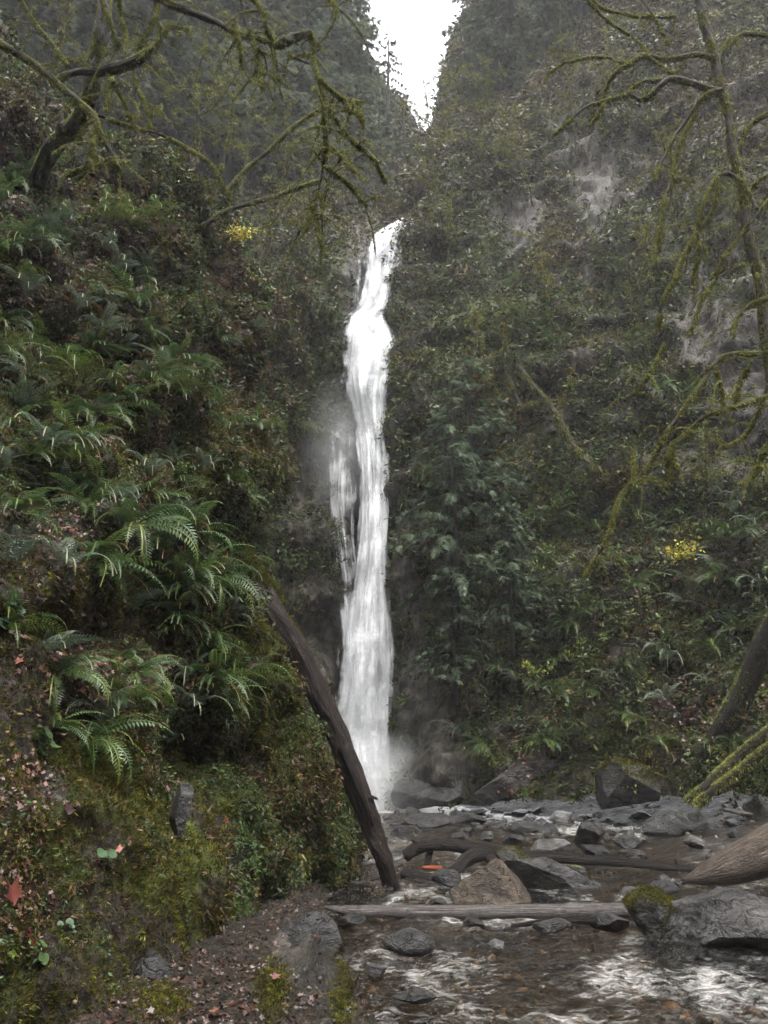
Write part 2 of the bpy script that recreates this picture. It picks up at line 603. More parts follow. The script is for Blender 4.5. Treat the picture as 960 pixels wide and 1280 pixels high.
# ------------------------------------------------------------------ tubes
def catmull(pts, n):
    pts = np.asarray(pts, float)
    if len(pts) == 2:
        t = np.linspace(0, 1, n)[:, None]
        return pts[0] * (1 - t) + pts[1] * t
    ext = np.vstack([2 * pts[0] - pts[1], pts, 2 * pts[-1] - pts[-2]])
    m = len(pts) - 1
    T = np.linspace(0, m - 1e-6, n)
    i = T.astype(int)
    t = (T - i)[:, None]
    p0, p1, p2, p3 = ext[i], ext[i + 1], ext[i + 2], ext[i + 3]
    return 0.5 * (2 * p1 + (p2 - p0) * t + (2 * p0 - 5 * p1 + 4 * p2 - p3) * t * t + (3 * p1 - p0 - 3 * p2 + p3) * t ** 3)


def tube(path, radii, sides=8, seg=0.12, rough=0.12, seed=0.0, ragged=0.0):
    """path (k,3), radii (k,) -> verts, quads, uv, centre line. With closed, noisy ends."""
    path = np.asarray(path, float)
    radii = np.asarray(radii, float)
    ln = np.linalg.norm(np.diff(path, axis=0), axis=1).sum()
    n = int(max(4, min(160, ln / seg)))
    full = catmull(np.hstack([path, radii[:, None]]), n)
    c, r = full[:, :3], np.maximum(full[:, 3], 0.0015)
    tg = np.gradient(c, axis=0)
    tg /= np.linalg.norm(tg, axis=1)[:, None] + 1e-9
    up = np.array([0.13, 0.2, 1.0])
    x = np.cross(tg, up); x /= np.linalg.norm(x, axis=1)[:, None] + 1e-9
    y = np.cross(x, tg)
    a = np.linspace(0, 2 * math.pi, sides, endpoint=False)
    ca, sa = np.cos(a), np.sin(a)
    ring = x[:, None] * ca[None, :, None] + y[:, None] * sa[None, :, None]
    V = c[:, None] + ring * r[:, None, None]
    Vf = V.reshape(-1, 3)
    rr = np.repeat(r, sides)
    if rough > 0:
        q = np.stack([np.tile(ca, n) * 1.5, np.tile(sa, n) * 1.5, np.repeat(np.linspace(0, ln, n), sides) / max(r.mean() * 5, 0.02)], axis=1)
        Vf = Vf + ring.reshape(-1, 3) * (fbm(q, 1.0, 4, seed) * rough * 2.2 * rr)[:, None]
    if ragged > 0:
        k = 3
        for e, sg in ((slice(0, sides), -1), (slice(-sides, None), 1)):
            Vf[e] = Vf[e] + tg[0 if sg < 0 else -1] * sg * RNG.uniform(0, ragged, sides)[:, None]
    Vf = np.vstack([Vf, c[0], c[-1]])
    i0 = np.arange(n - 1)[:, None] * sides
    j = np.arange(sides)[None]
    jn = (j + 1) % sides
    Q = np.stack([i0 + j, i0 + jn, i0 + sides + jn, i0 + sides + j], axis=2).reshape(-1, 4)
    caps = [(len(Vf) - 2, (k + 1) % sides, k, k) for k in range(sides)] + [(len(Vf) - 1, (n - 1) * sides + k, (n - 1) * sides + (k + 1) % sides, (n - 1) * sides + (k + 1) % sides) for k in range(sides)]
    tri = np.vstack([Q[:, [0, 1, 2]], Q[:, [0, 2, 3]], np.array(caps)[:, :3]])
    UV = np.stack([np.tile(np.abs(a / math.pi - 1), n), np.repeat(np.linspace(0, ln, n), sides)], axis=1)
    UV = np.vstack([UV, [0.5, 0], [0.5, ln]])
    return Vf, tri, UV, c, r, tg


class Tubes:
    def __init__(self):
        self.V, self.F, self.U, self.M, self.n = [], [], [], [], 0
        self.cl = []

    def add(self, path, radii, sides=8, seg=0.12, rough=0.12, seed=0.0, ragged=0.0, m=0):
        V, F, U, c, r, tg = tube(path, radii, sides, seg, rough, seed, ragged)
        self.V.append(V); self.F.append(F + self.n); self.U.append(U); self.n += len(V)
        self.M.append(np.full(len(F), m))
        self.cl.append((c, r, tg))
        return c, r

    def mesh(self, name, mats):
        return mesh_from(name, np.vstack(self.V), np.vstack(self.F), None, mats, np.concatenate(self.M), True, np.vstack(self.U))


# ------------------------------------------------------------------ sheets from control grids
SHEETS = {}


def bspline_rows(A, n):
    return np.stack([catmull(A[:, j], n) for j in range(A.shape[1])], axis=1)


def sheet(ctrl, nu, nv):
    """ctrl[row][col] = (px, py, Y) -> (nv, nu, 3) world grid"""
    A = np.array([[P(*c) for c in row] for row in ctrl])
    B = bspline_rows(A, nv)
    Cc = np.stack([catmull(B[i], nu) for i in range(nv)], axis=0)
    return Cc


def grid_normals(G):
    du = np.gradient(G, axis=1)
    dv = np.gradient(G, axis=0)
    n = np.cross(du, dv)
    n /= np.linalg.norm(n, axis=2)[:, :, None] + 1e-9
    return n


def grid_faces(nu, nv):
    i = np.arange(nv - 1)[:, None] * nu
    j = np.arange(nu - 1)[None]
    return np.stack([i + j, i + j + 1, i + nu + j + 1, i + nu + j], axis=2).reshape(-1, 4)


class Sheet:
    def __init__(self, G, key):
        self.G = G
        self.nrm = grid_normals(G)
        c = G.reshape(-1, 3).mean(0)
        to_cam = np.array([0, 0, CAM_Z]) - self.G.reshape(-1, 3)
        if (self.nrm.reshape(-1, 3) * to_cam).sum(1).mean() < 0:
            self.nrm = -self.nrm
            self.flip = True
        else:
            self.flip = False
        self.P = G.reshape(-1, 3)
        self.Nn = self.nrm.reshape(-1, 3)
        px, py, d = proj(self.P)
        self.px, self.py, self.d = px, py, d
        SHEETS[key] = self

    def displace(self, amt):
        self.P = self.P + self.Nn * amt[:, None]
        self.G = self.P.reshape(self.G.shape)
        n = grid_normals(self.G)
        self.nrm = -n if self.flip else n
        self.Nn = self.nrm.reshape(-1, 3)
        self.px, self.py, self.d = proj(self.P)

    def build(self, name, mask, kind='structure', mat=None):
        nv, nu = self.G.shape[:2]
        f = grid_faces(nu, nv)
        if self.flip:
            f = f[:, ::-1]
        self.mask = mask
        me = mesh_from(name, self.P, f, mask, [mat or M_GROUND], None, True)
        o = link(name, me)
        tag(o, kind=kind)
        return o

    def at(self, px, py):
        """front-most surface point near a pixel"""
        tc = np.array([0, 0, CAM_Z]) - self.P
        front = (self.Nn * tc).sum(1) > 0
        e = (self.px - px) ** 2 + (self.py - py) ** 2
        e = np.where(front, e, e + 1e5)
        lim = max(e.min() * 2 + 4, 36)
        c = np.nonzero(e < lim)[0]
        i = c[np.argmin(self.d[c])]
        return self.P[i], self.Nn[i]

    def sample(self, n, wfun, margin=120, depth_pow=1.3):
        """n surface points weighted by area / distance^k and by wfun(mask, P, N)"""
        nv, nu = self.G.shape[:2]
        G, Nn = self.G, self.nrm
        a = np.linalg.norm(np.cross(G[1:, :-1] - G[:-1, :-1], G[:-1, 1:] - G[:-1, :-1]), axis=2)
        d = self.d.reshape(nv, nu)[:-1, :-1]
        px = self.px.reshape(nv, nu)[:-1, :-1]; py = self.py.reshape(nv, nu)[:-1, :-1]
        inside = (px > -margin) & (px < 960 + margin) & (py > -margin) & (py < 1280 + margin) & (d > 0.5)
        k = wfun(self.mask.reshape(nv, nu, 3)[:-1, :-1].reshape(-1, 3), G[:-1, :-1].reshape(-1, 3), Nn[:-1, :-1].reshape(-1, 3))
        w = (a / d ** depth_pow * np.where(inside, 1, 0.05)).ravel() * k
        w = np.maximum(w, 0)
        w /= w.sum()
        idx = RNG.choice(len(w), n, p=w)
        i, j = idx // (nu - 1), idx % (nu - 1)
        s, t = RNG.random((n, 1)), RNG.random((n, 1))
        p = G[i, j] * (1 - s) * (1 - t) + G[i, j + 1] * s * (1 - t) + G[i + 1, j] * (1 - s) * t + G[i + 1, j + 1] * s * t
        return p, Nn[i, j], self.mask.reshape(nv, nu, 3)[i, j], d[i, j]


def blobs(px, py, lst):
    """sum of soft elliptical spots (px,py,rx,ry,angle_deg,weight)"""
    out = np.zeros(len(px))
    for (cx, cy, rx, ry, an, w) in lst:
        a = R(an)
        dx, dy = px - cx, py - cy
        x = dx * math.cos(a) + dy * math.sin(a)
        y = -dx * math.sin(a) + dy * math.cos(a)
        out += w * np.exp(-((x / rx) ** 2 + (y / ry) ** 2))
    return out


# ---- gorge cliffs (one continuous rock face from behind the left slope round to the right edge)
cols_c = [
    [(-500, 1010, 20), (-500, 900, 22), (-500, 700, 24), (-500, 500, 26), (-500, 350, 28), (-500, 100, 30), (-500, -100, 33), (-500, -250, 40), (-500, -500, 52)],
    [(150, 1010, 24), (150, 900, 26), (150, 750, 28), (150, 600, 29), (150, 450, 31), (150, 330, 33), (150, 260, 35), (150, 150, 42), (150, -60, 60)],
    [(335, 1015, 27), (335, 900, 28), (335, 750, 28.6), (335, 600, 29.2), (335, 450, 30.4), (335, 370, 31.5), (335, 305, 33.5), (340, 190, 42), (345, 0, 60)],
    [(395, 1015, 28), (395, 900, 28.9), (398, 750, 29.3), (400, 600, 30), (405, 450, 31), (405, 380, 32), (410, 325, 33.5), (430, 230, 43), (430, 60, 62)],
    [(432, 1015, 28.8), (430, 900, 29.5), (428, 750, 29.9), (425, 600, 30.4), (430, 450, 31.4), (432, 375, 32), (440, 305, 33.8), (480, 220, 45), (480, 110, 64)],
    [(462, 1015, 29.2), (460, 900, 30.1), (457, 750, 30.7), (457, 600, 31.2), (462, 450, 32.1), (470, 350, 33), (487, 290, 33.8), (522, 225, 46), (530, 185, 66)],
    [(500, 1012, 28.4), (500, 900, 29.6), (492, 750, 30.3), (490, 600, 30.8), (493, 450, 31.7), (495, 370, 32.3), (514, 285, 33.6), (548, 210, 45), (550, 165, 66)],
    [(535, 1010, 26.6), (515, 900, 27.8), (503, 750, 28.6), (500, 600, 29.2), (503, 450, 30.2), (505, 370, 30.9), (528, 262, 33), (565, 180, 42), (570, 80, 60)],
    [(600, 1008, 25.2), (595, 900, 26.8), (590, 750, 27.5), (590, 600, 28.6), (590, 450, 30), (592, 330, 32.2), (598, 195, 36), (605, 130, 43), (610, -40, 58)],
    [(690, 1003, 23.8), (690, 900, 25.4), (695, 750, 26.5), (700, 600, 27.6), (700, 450, 29.3), (700, 300, 32), (700, 130, 36.5), (700, 60, 44), (700, -100, 58)],
    [(795, 1003, 22.4), (800, 900, 24), (800, 750, 25.2), (800, 600, 26.4), (800, 440, 28), (800, 270, 31), (800, 60, 35.5), (800, -60, 43), (800, -300, 56)],
    [(905, 1005, 20.6), (900, 900, 22.4), (900, 750, 23.6), (900, 600, 24.8), (900, 430, 26.5), (900, 240, 29), (900, 0, 34), (900, -150, 41), (900, -400, 52)],
    [(1030, 1015, 18.6), (1025, 900, 20.3), (1020, 750, 21.6), (1020, 600, 23), (1020, 420, 25), (1020, 220, 28), (1020, -60, 32), (1020, -250, 38), (1020, -500, 50)],
    [(1300, 1040, 15), (1280, 900, 16.5), (1270, 750, 18), (1270, 600, 19), (1270, 400, 21), (1270, 150, 24), (1280, -200, 28), (1300, -400, 34), (1300, -700, 46)],
]
ctrl = [[cols_c[j][i] for j in range(len(cols_c))] for i in range(9)]
S_C = Sheet(sheet(ctrl, 460, 520), 'cliff')
p = S_C.P
near_fall = np.exp(-(((S_C.px - 462) / 42) ** 2)) * (S_C.py > 265)
damp = 1 - 0.75 * near_fall
big = fbm(p, 5.5, 4, 1.0) * 1.3
blk = (ridged(p, 2.4, 4, 2.0, (1.2, 1.2, 0.5)) - 0.3) * 0.55
clump = fbm(p, 1.1, 3, 3.0) * 0.4
# big overhanging bushes and ledges
ledge = np.abs(np.sin(p[:, 2] * 0.75 + fbm(p, 6, 2, 5.0) * 4)) ** 3 * 0.5
S_C.displace((big + blk * 0.8 + clump * 1.3 + ledge * 1.2) * damp)
rockm = blobs(S_C.px, S_C.py, [
    (650, 285, 20, 42, 10, 1.0), (640, 265, 26, 10, 0, .6), (745, 240, 22, 40, -15, .9), (720, 330, 25, 40, 20, .45), (640, 455, 14, 36, 20, .8), (690, 520, 55, 14, 52, .8),
    (730, 200, 40, 30, 0, .6), (900, 440, 70, 55, 30, .95), (890, 560, 50, 50, 0, .8), (925, 300, 40, 60, 0, .5), (870, 360, 25, 45, 10, .45), (710, 155, 30, 20, 0, .5),
    (940, 520, 40, 70, 0, .6), (300, 465, 14, 12, 0, .9), (385, 600, 38, 60, 10, .75), (385, 770, 40, 60, 0, .7), (365, 550, 20, 30, 0, .5), (350, 665, 15, 35, 0, .4),
    (560, 960, 70, 45, -20, 1.0), (650, 965, 60, 16, -35, 1.0), (520, 850, 30, 100, 0, .7), (505, 700, 14, 60, 0, .5), (450, 340, 22, 50, 0, .55), (460, 640, 40, 420, 0, .9),
    (410, 830, 30, 90, 0, .7), (560, 900, 40, 40, 0, .5), (930, 120, 60, 80, 0, .5), (800, 200, 60, 70, 0, .4), (690, 230, 60, 80, 0, .25), (620, 330, 40, 60, 0, .2), (760, 330, 80, 60, 0, .2), (850, 250, 60, 90, 0, .3), (720, 450, 30, 60, 30, .35), (940, 420, 60, 120, 0, .3)])
rockm *= (S_C.py > 100)
mossm = 0.35 + 0.3 * fbm(p, 4, 3, 8.0) + blobs(S_C.px, S_C.py, [(380, 400, 50, 90, 0, .5), (340, 500, 40, 80, 0, .4), (620, 420, 60, 60, 0, .3), (880, 300, 60, 60, 0, .3)])
maskc = np.stack([np.clip(rockm, 0, 1), np.clip(mossm, 0, 1), np.zeros(len(p))], axis=1)
S_C.build("cliff", maskc)

# ---- near left hillside
hill = [
    [(-500, -250, 22), (-200, -60, 24), (0, 130, 26), (100, 215, 26), (200, 235, 27), (280, 310, 29), (345, 350, 31), (400, 385, 32.5), (430, 425, 34)],
    [(-500, -350, 12), (-200, -150, 13), (0, 75, 15), (100, 190, 15.5), (200, 210, 17), (268, 285, 19), (325, 335, 22), (365, 365, 25.5), (395, 400, 29.5)],
    [(-500, 100, 9), (-200, 170, 10.5), (0, 240, 12.5), (100, 290, 13.5), (200, 320, 15), (270, 360, 17), (320, 410, 20), (348, 440, 24), (365, 470, 30)],
    [(-500, 350, 7), (-200, 400, 8), (0, 430, 10), (90, 450, 11), (180, 460, 12.5), (250, 480, 14.5), (305, 500, 17.5), (338, 530, 22), (345, 560, 29)],
    [(-500, 600, 5), (-200, 600, 6), (0, 580, 7.8), (90, 590, 8.8), (180, 600, 10), (250, 610, 12), (318, 620, 15), (340, 630, 18), (330, 650, 27)],
    [(-500, 800, 4), (-200, 780, 4.8), (0, 720, 6.2), (90, 720, 7.2), (180, 730, 8.4), (250, 735, 10), (300, 740, 12.3), (322, 745, 14.5), (310, 750, 24)],
    [(-500, 950, 3.5), (-200, 920, 4.2), (0, 860, 5.4), (90, 860, 6.3), (180, 860, 7.5), (260, 865, 9), (330, 870, 11.2), (360, 870, 13), (340, 870, 22)],
    [(-500, 1080, 3.2), (-200, 1040, 3.9), (0, 980, 4.8), (90, 985, 5.6), (180, 985, 6.6), (260, 985, 8.2), (345, 985, 10.8), (390, 985, 13), (365, 985, 20)],
    [(-500, 1200, 3.0), (-200, 1150, 3.6), (0, 1100, 4.5), (80, 1110, 5.2), (180, 1110, 6), (260, 1090, 7.2), (335, 1080, 10), (405, 1070, 13), (380, 1070, 20)],
    [(-500, 1330, 2.9), (-200, 1300, 3.5), (0, 1262, 4.3), (80, 1242, 4.8), (185, 1190, 5.8), (250, 1168, 6.5), (335, 1112, 10.6), (410, 1095, 13.4), (385, 1090, 20)],
    [(-500, 1500, 2.9), (-200, 1430, 3.5), (0, 1400, 4.3), (80, 1360, 4.8), (185, 1290, 5.8), (250, 1240, 6.5), (335, 1160, 10.6), (410, 1140, 13.4), (385, 1130, 20)],
]
S_H = Sheet(sheet(hill, 420, 560), 'hill')
p = S_H.P
sc = np.clip(S_H.d / 10, 0.35, 1.6)
S_H.displace((fbm(p, 2.4, 4, 11.0) * 1.0 + (ridged(p, 1.1, 4, 12.0) - 0.35) * 0.34 + fbm(p, 0.45, 3, 13.0) * 0.15 - blobs(S_H.px, S_H.py, [(100, 785, 60, 36, 0, 1.3), (322, 670, 25, 45, 0, .9), (130, 455, 60, 24, 0, .9), (205, 545, 40, 24, 0, .8), (260, 935, 60, 50, 0, .8), (60, 620, 50, 18, 0, .6), (250, 640, 50, 16, 0, .6), (60, 410, 50, 16, 0, .7), (180, 370, 50, 16, 0, .7), (330, 960, 20, 70, 0, .4)])) * sc)
rockm = blobs(S_H.px, S_H.py, [(225, 1010, 16, 36, 0, 1.0), (30, 745, 25, 12, 0, .8), (60, 985, 30, 22, 0, .6), (160, 330, 30, 20, 0, .2), (310, 1130, 45, 20, 0, .55), (130, 1150, 60, 18, -30, .45)])
mossm = 0.28 + 0.35 * fbm(p, 1.6, 3, 18.0) + blobs(S_H.px, S_H.py, [
    (190, 1060, 40, 90, 0, .7), (110, 960, 70, 50, 20, .35), (340, 900, 50, 150, 0, .45), (390, 1020, 50, 80, 0, .5), (170, 520, 50, 40, 0, .6), (225, 610, 40, 40, 0, .5), (60, 480, 40, 60, 0, .3), (300, 800, 30, 60, 0, .4), (250, 560, 40, 50, 0, .4),
    (10, 780, 25, 40, 0, .4), (230, 215, 60, 30, 20, .7), (60, 1050, 40, 60, 0, .5), (20, 420, 30, 60, 0, .3), (330, 560, 20, 90, 0, .35)])
litter = blobs(S_H.px, S_H.py, [(80, 640, 40, 45, 50, 1), (140, 535, 60, 25, 0, .9), (90, 850, 45, 50, 40, .9), (200, 640, 40, 20, 0, .7), (30, 330, 80, 60, 0, .8), (140, 250, 70, 40, 0, .8), (20, 200, 40, 90, 0, .9),
                                (210, 850, 60, 25, 0, .7), (30, 1000, 40, 60, 0, .6), (300, 440, 60, 60, 0, .4), (250, 470, 60, 40, 0, .4), (330, 1110, 60, 12, 0, .8), (20, 1120, 30, 60, 0, .6)])
maskh = np.stack([np.clip(rockm, 0, 1), np.clip(mossm - litter * .3, 0, 1), np.clip(litter, 0, 1)], axis=1)
S_H.build("hillside", maskh)

# ---- unseen wall behind the camera, added to block frontal sky light
ring = [(13, 15), (15, 8), (16, 0), (14, -9), (7, -16), (0, -18), (-8, -16), (-14, -9), (-15, 0), (-13, 6)]
Gr = np.array([[(x * (1 + .035 * h), y * (1 + .03 * h) if y < 10 else y, h) for x, y in ring] for h in (-1.5, 5, 13, 22, 31, 40)], float)
Br = bspline_rows(Gr, 90)
S_W = Sheet(np.stack([catmull(Br[i], 240) for i in range(90)], axis=0), 'wall')
S_W.displace(fbm(S_W.P, 5, 4, 71.0) * 1.6 + fbm(S_W.P, 1.2, 3, 72.0) * .4)
mw = np.stack([np.clip(fbm(S_W.P, 6, 3, 73.0), 0, 1), .4 + .4 * fbm(S_W.P, 4, 3, 74.0), 0 * S_W.d], axis=1)
S_W.build("unseen_gorge_wall", mw)

# ---- near bank with the path
bank = [
    [(-700, 2600, 1.2), (0, 2600, 1.2), (200, 2600, 1.3), (350, 2600, 1.4), (450, 2600, 1.5), (500, 3000, 1.5), (520, 3400, 1.55)],
    [(-600, 1600, 3.0), (0, 1560, 3.3), (200, 1520, 3.5), (340, 1500, 3.6), (420, 1510, 3.8), (470, 1640, 3.9), (490, 1720, 4.0)],
    [(-600, 1400, 4.0), (0, 1320, 4.5), (200, 1290, 4.9), (330, 1275, 5.1), (415, 1270, 5.4), (446, 1345, 5.5), (455, 1420, 5.6)],
    [(-600, 1290, 4.6), (0, 1250, 5.1), (170, 1205, 6.0), (300, 1185, 6.5), (395, 1190, 6.9), (436, 1262, 7.0), (446, 1310, 7.2)],
    [(-600, 1240, 5), (0, 1200, 6), (170, 1165, 7), (295, 1145, 8), (365, 1145, 8.6), (395, 1192, 8.8), (412, 1230, 9.0)],
    [(-600, 1200, 6), (0, 1160, 8), (170, 1135, 9), (295, 1112, 10.5), (372, 1106, 11.8), (404, 1122, 12.0), (420, 1138, 12.4)],
    [(-600, 1180, 12), (0, 1110, 14), (170, 1095, 15), (300, 1080, 16), (420, 1070, 16), (445, 1076, 16.5), (465, 1085, 17)],
]
S_B = Sheet(sheet(bank, 300, 300), 'bank')
p = S_B.P
edge = sstep(300, 400, S_B.px) * (S_B.py > 1130)
S_B.displace(fbm(p, 0.9, 4, 21.0) * 0.13 + (ridged(p, 0.45, 4, 22.0, (1, 1, .8)) - .3) * (0.05 + 0.22 * edge) + fbm(p, 0.12, 3, 23.0) * 0.02)
rockm = blobs(S_B.px, S_B.py, [(385, 1190, 45, 45, 0, 1), (410, 1240, 30, 50, 0, .8), (180, 1215, 25, 12, 0, .5), (430, 1150, 30, 20, 0, .4)])
mossm = blobs(S_B.px, S_B.py, [(200, 1255, 30, 20, 0, .8), (340, 1240, 18, 35, 0, .8), (425, 1240, 12, 50, 0, .8), (100, 1240, 80, 15, 0, .25)])
litter = 0.6 + 0 * mossm
maskb = np.stack([np.clip(rockm, 0, 1), np.clip(mossm, 0, 1), litter], axis=1)
S_B.build("path", maskb)

# ---- stream bed and far gravel bank: one height field
sx = np.array([6.3, 6.4, 6.6, 6.6, 6.1, 4.6, 2.6, 2.0, 2.2])
sy = np.array([-2, 10, 14, 17, 21.5, 25, 28, 31, 60])
xs = np.linspace(-30, 34, 420)
ys = np.concatenate([np.linspace(-12, 4, 30), np.linspace(4.1, 32, 400), np.linspace(32.5, 70, 30)])
X, Y = np.meshgrid(xs, ys)
Pb = np.stack([X, Y, np.zeros_like(X)], axis=2).reshape(-1, 3)
shore = np.interp(Pb[:, 1], sy, sx)
rise = np.clip(Pb[:, 0] - shore, -2, 40)
zb = -0.28 + np.where(rise > 0, 0.28 + rise * 0.2 + 0.0 * rise, 0.14 * np.maximum(rise, -2) + .28 * np.exp(rise * 2)) + fbm(Pb, 0.9, 4, 31.0) * 0.12 + fbm(Pb, 0.22, 3, 32.0) * 0.05
zb = np.where(Pb[:, 0] < -8, -0.5, zb)
Pb[:, 2] = zb
S_G = Sheet(Pb.reshape(len(ys), len(xs), 3), 'bed')
maskg = np.stack([np.where(rise > 0.3, 0.08, 0.75) + 0 * rise, np.clip(fbm(Pb, 1.5, 3, 33.0) * 0.8, 0, 1) * (rise > -.3), np.ones(len(Pb)) * (rise > 0)], axis=1)
S_G.build("stream_bed", maskg)

# ---- stream water
xs = np.linspace(-9, 13, 420)
ys = 4.2 + (31.0 - 4.2) * np.linspace(0, 1, 620) ** 1.25
X, Y = np.meshgrid(xs, ys)
Pw = np.stack([X, Y, np.zeros_like(X)], axis=2).reshape(-1, 3)
pxw, pyw, dw = proj(Pw)
turb = 0.35 + blobs(pxw, pyw, [(850, 1240, 170, 40, 10, .6), (600, 1250, 160, 40, 0, .5), (560, 1160, 80, 20, 0, .5), (480, 1180, 60, 60, 0, .6), (520, 1100, 100, 30, 0, .6), (700, 1040, 120, 20, 0, .7)])
w1 = fbm(Pw, 0.5, 4, 41.0, stretch=(1.0, 0.7, 1)) * 0.15
w2 = ridged(Pw, 0.28, 3, 42.0, stretch=(1.0, 0.7, 1)) * 0.05
Pw[:, 2] = (w1 + w2) * np.minimum(turb, 1.3)
foam_sheen = 0.17 + 0.75 * (ridged(Pw, 1.1, 3, 43.0, (1, .5, 1)) - 0.55) + blobs(pxw, pyw, [
    (600, 1150, 60, 8, 0, .35), (520, 1210, 40, 14, 0, .35), (860, 1235, 120, 22, 8, .42), (920, 1215, 50, 12, 5, .3), (720, 1275, 60, 14, 0, .3), (440, 1225, 20, 40, 0, .25), (700, 1040, 60, 5, 0, .75), (770, 1047, 40, 4, 0, .6),
    (600, 1030, 60, 6, 0, .35), (455, 1045, 40, 6, 0, .4), (470, 1058, 60, 5, 0, .35), (580, 1065, 60, 8, 0, .3), (690, 1070, 60, 5, 0, .35), (600, 1100, 50, 8, 0, .3), (700, 1150, 60, 6, 0, .3), (480, 1012, 40, 6, 0, .9), (560, 1275, 60, 10, 0, .15), (500, 1120, 60, 10, 0, .25)])
foam_sheen -= sstep(12, 22, Pw[:, 1]) * .25 * (pxw > 520)  # real foam, plus sky reflections painted as pale streaks
mkw = np.stack([np.clip(foam_sheen, 0, 1.2)] * 3, axis=1)
me = mesh_from("stream_water", Pw, grid_faces(420, 620), mkw, [mat_water()], None, True)
tag(link("stream_water", me), kind='structure')
print("terrain", time.time() - T0)

# ------------------------------------------------------------------ waterfall
def curtain(rows, nu, nv, bulge, dy, seed, alpha_fun=None):
    A = np.array([[P(l, py, Y - dy), P((l + r) / 2, py, Y - dy - bulge * (r - l) / 60), P(r, py, Y - dy)] for (py, l, r, Y) in rows])
    B = bspline_rows(A, nv)
    G = np.stack([catmull(B[i], nu) for i in range(nv)], axis=0)
    Pn = G.reshape(-1, 3)
    uu = np.tile(np.linspace(0, 1, nu), nv)
    vv = np.repeat(np.linspace(0, 1, nv), nu)
    q = np.stack([uu * 9, vv * 7, np.full_like(uu, seed)], axis=1)
    d = fbm(q, 1.0, 4, seed) * 0.35
    Pn = Pn + np.stack([fbm(q + 50, 1.0, 3, seed) * 0.12, -d, 0 * d], axis=1)
    al = np.ones(len(Pn)) if alpha_fun is None else alpha_fun(uu, vv)
    return Pn, grid_faces(nu, nv), np.stack([uu, vv], axis=1), al


fall_rows = [(273, 502, 526, 33.0), (283, 480, 522, 32.3), (295, 461, 516, 31.9), (320, 457, 510, 31.6), (350, 453, 506, 31.4), (380, 447, 498, 31.1), (396, 430, 494, 30.9), (416, 424, 504, 30.5), (450, 424, 505, 30.2), (485, 427, 497, 29.9),
             (530, 438, 492, 29.8), (570, 445, 492, 29.5), (620, 446, 491, 29.3), (680, 442, 491, 29.0), (740, 434, 492, 28.8), (800, 424, 496, 28.6), (850, 419, 498, 28.5), (900, 414, 498, 28.4), (950, 418, 497, 28.3), (985, 425, 500, 28.2), (1016, 432, 520, 28.1)]
veil_rows = [(520, 406, 458, 30.2), (545, 396, 464, 30.0), (570, 392, 464, 29.9), (620, 392, 464, 29.7), (680, 402, 458, 29.4), (740, 408, 468, 29.1), (800, 410, 470, 28.9), (860, 408, 470, 28.7), (930, 408, 470, 28.5)]
side_rows = [(318, 436, 470, 32.4), (345, 436, 468, 32.2), (380, 434, 462, 32.0), (410, 432, 458, 31.6)]


def rows_scale(rows, s0, s1):
    return [(py, (l + r) / 2 - (r - l) / 2 * s0, (l + r) / 2 + (r - l) / 2 * s1, Y) for py, l, r, Y in rows]


gV, gF, gU, gC, gM, n0 = [], [], [], [], [], 0
fmats = [mat_fall("fall_core", 1.75, 0.2, 6, 9, 1.0), mat_fall("fall_mid", 0.9, 0.3, 8, 11, 5.0), mat_fall("fall_front", 0.3, 0.4, 13, 24, 9.0), mat_fall("fall_veil", 1.0, 0.4, 8, 3.5, 14.0), mat_fall("fall_trickle", 0.15, 0.2, 9, 1.6, 19.0, (0.7, 0.72, 0.75))]
toedge = lambda u, v: sstep(0, 0.015, v)
fade = lambda u, v: sstep(0, 0.12, v) * (1 - sstep(0.75, 1, v))
for k, (rows, nu, nv, bl, dy, al) in enumerate([
        (fall_rows, 30, 260, 0.35, 0.0, toedge), (rows_scale(fall_rows, 1.2, 1.12), 30, 260, 0.45, 0.3, toedge), (rows_scale(fall_rows, 1.45, 1.3), 30, 260, 0.6, 0.6, toedge),
        (veil_rows, 24, 160, 0.3, 0.0, fade), (side_rows, 16, 60, 0.2, 0.2, fade)]):
    V, Fq, U, a = curtain(rows, nu, nv, bl, dy, 3.0 + k, al)
    gV.append(V); gF.append(Fq + n0); gU.append(U); gC.append(np.stack([a] * 3, axis=1)); gM.append(np.full(len(Fq), k)); n0 += len(V)
me = mesh_from("waterfall", np.vstack(gV), np.vstack(gF), np.vstack(gC), fmats, np.concatenate(gM), True, np.vstack(gU))
wf = link("waterfall", me)
tag(wf, kind='structure')


def mist(name, loc, size, dens):
    me = bpy.data.meshes.new(name)
    bm = bmesh.new()
    bmesh.ops.create_icosphere(bm, subdivisions=3, radius=1)
    bm.to_mesh(me); bm.free()
    o = link(name, me)
    o.location = loc
    o.scale = size
    m, nt = new_mat(name)
    tc = N(nt, 'ShaderNodeTexCoord')
    ln = N(nt, 'ShaderNodeVectorMath', operation='LENGTH')
    L(nt, tc.outputs['Object'], ln.inputs[0])
    f = math_(nt, 'SUBTRACT', 1.0, ln.outputs['Value'], True)
    nn = noise(nt, tc.outputs['Object'], 2.2, 3, 0.6)
    f = math_(nt, 'MULTIPLY', math_(nt, 'POWER', f, 1.3), math_(nt, 'MULTIPLY', ramp(nt, nn, [(0.3, (.3,) * 3), (.7, (1,) * 3)]), dens))
    v = N(nt, 'ShaderNodeVolumeScatter', ins={'Color': (0.95, 0.96, 0.98, 1), 'Anisotropy': 0.1})
    L(nt, f, v.inputs['Density'])
    out = N(nt, 'ShaderNodeOutputMaterial')
    L(nt, v.outputs[0], out.inputs['Volume'])
    me.materials.append(m)
    tag(o, kind='stuff')
    return o


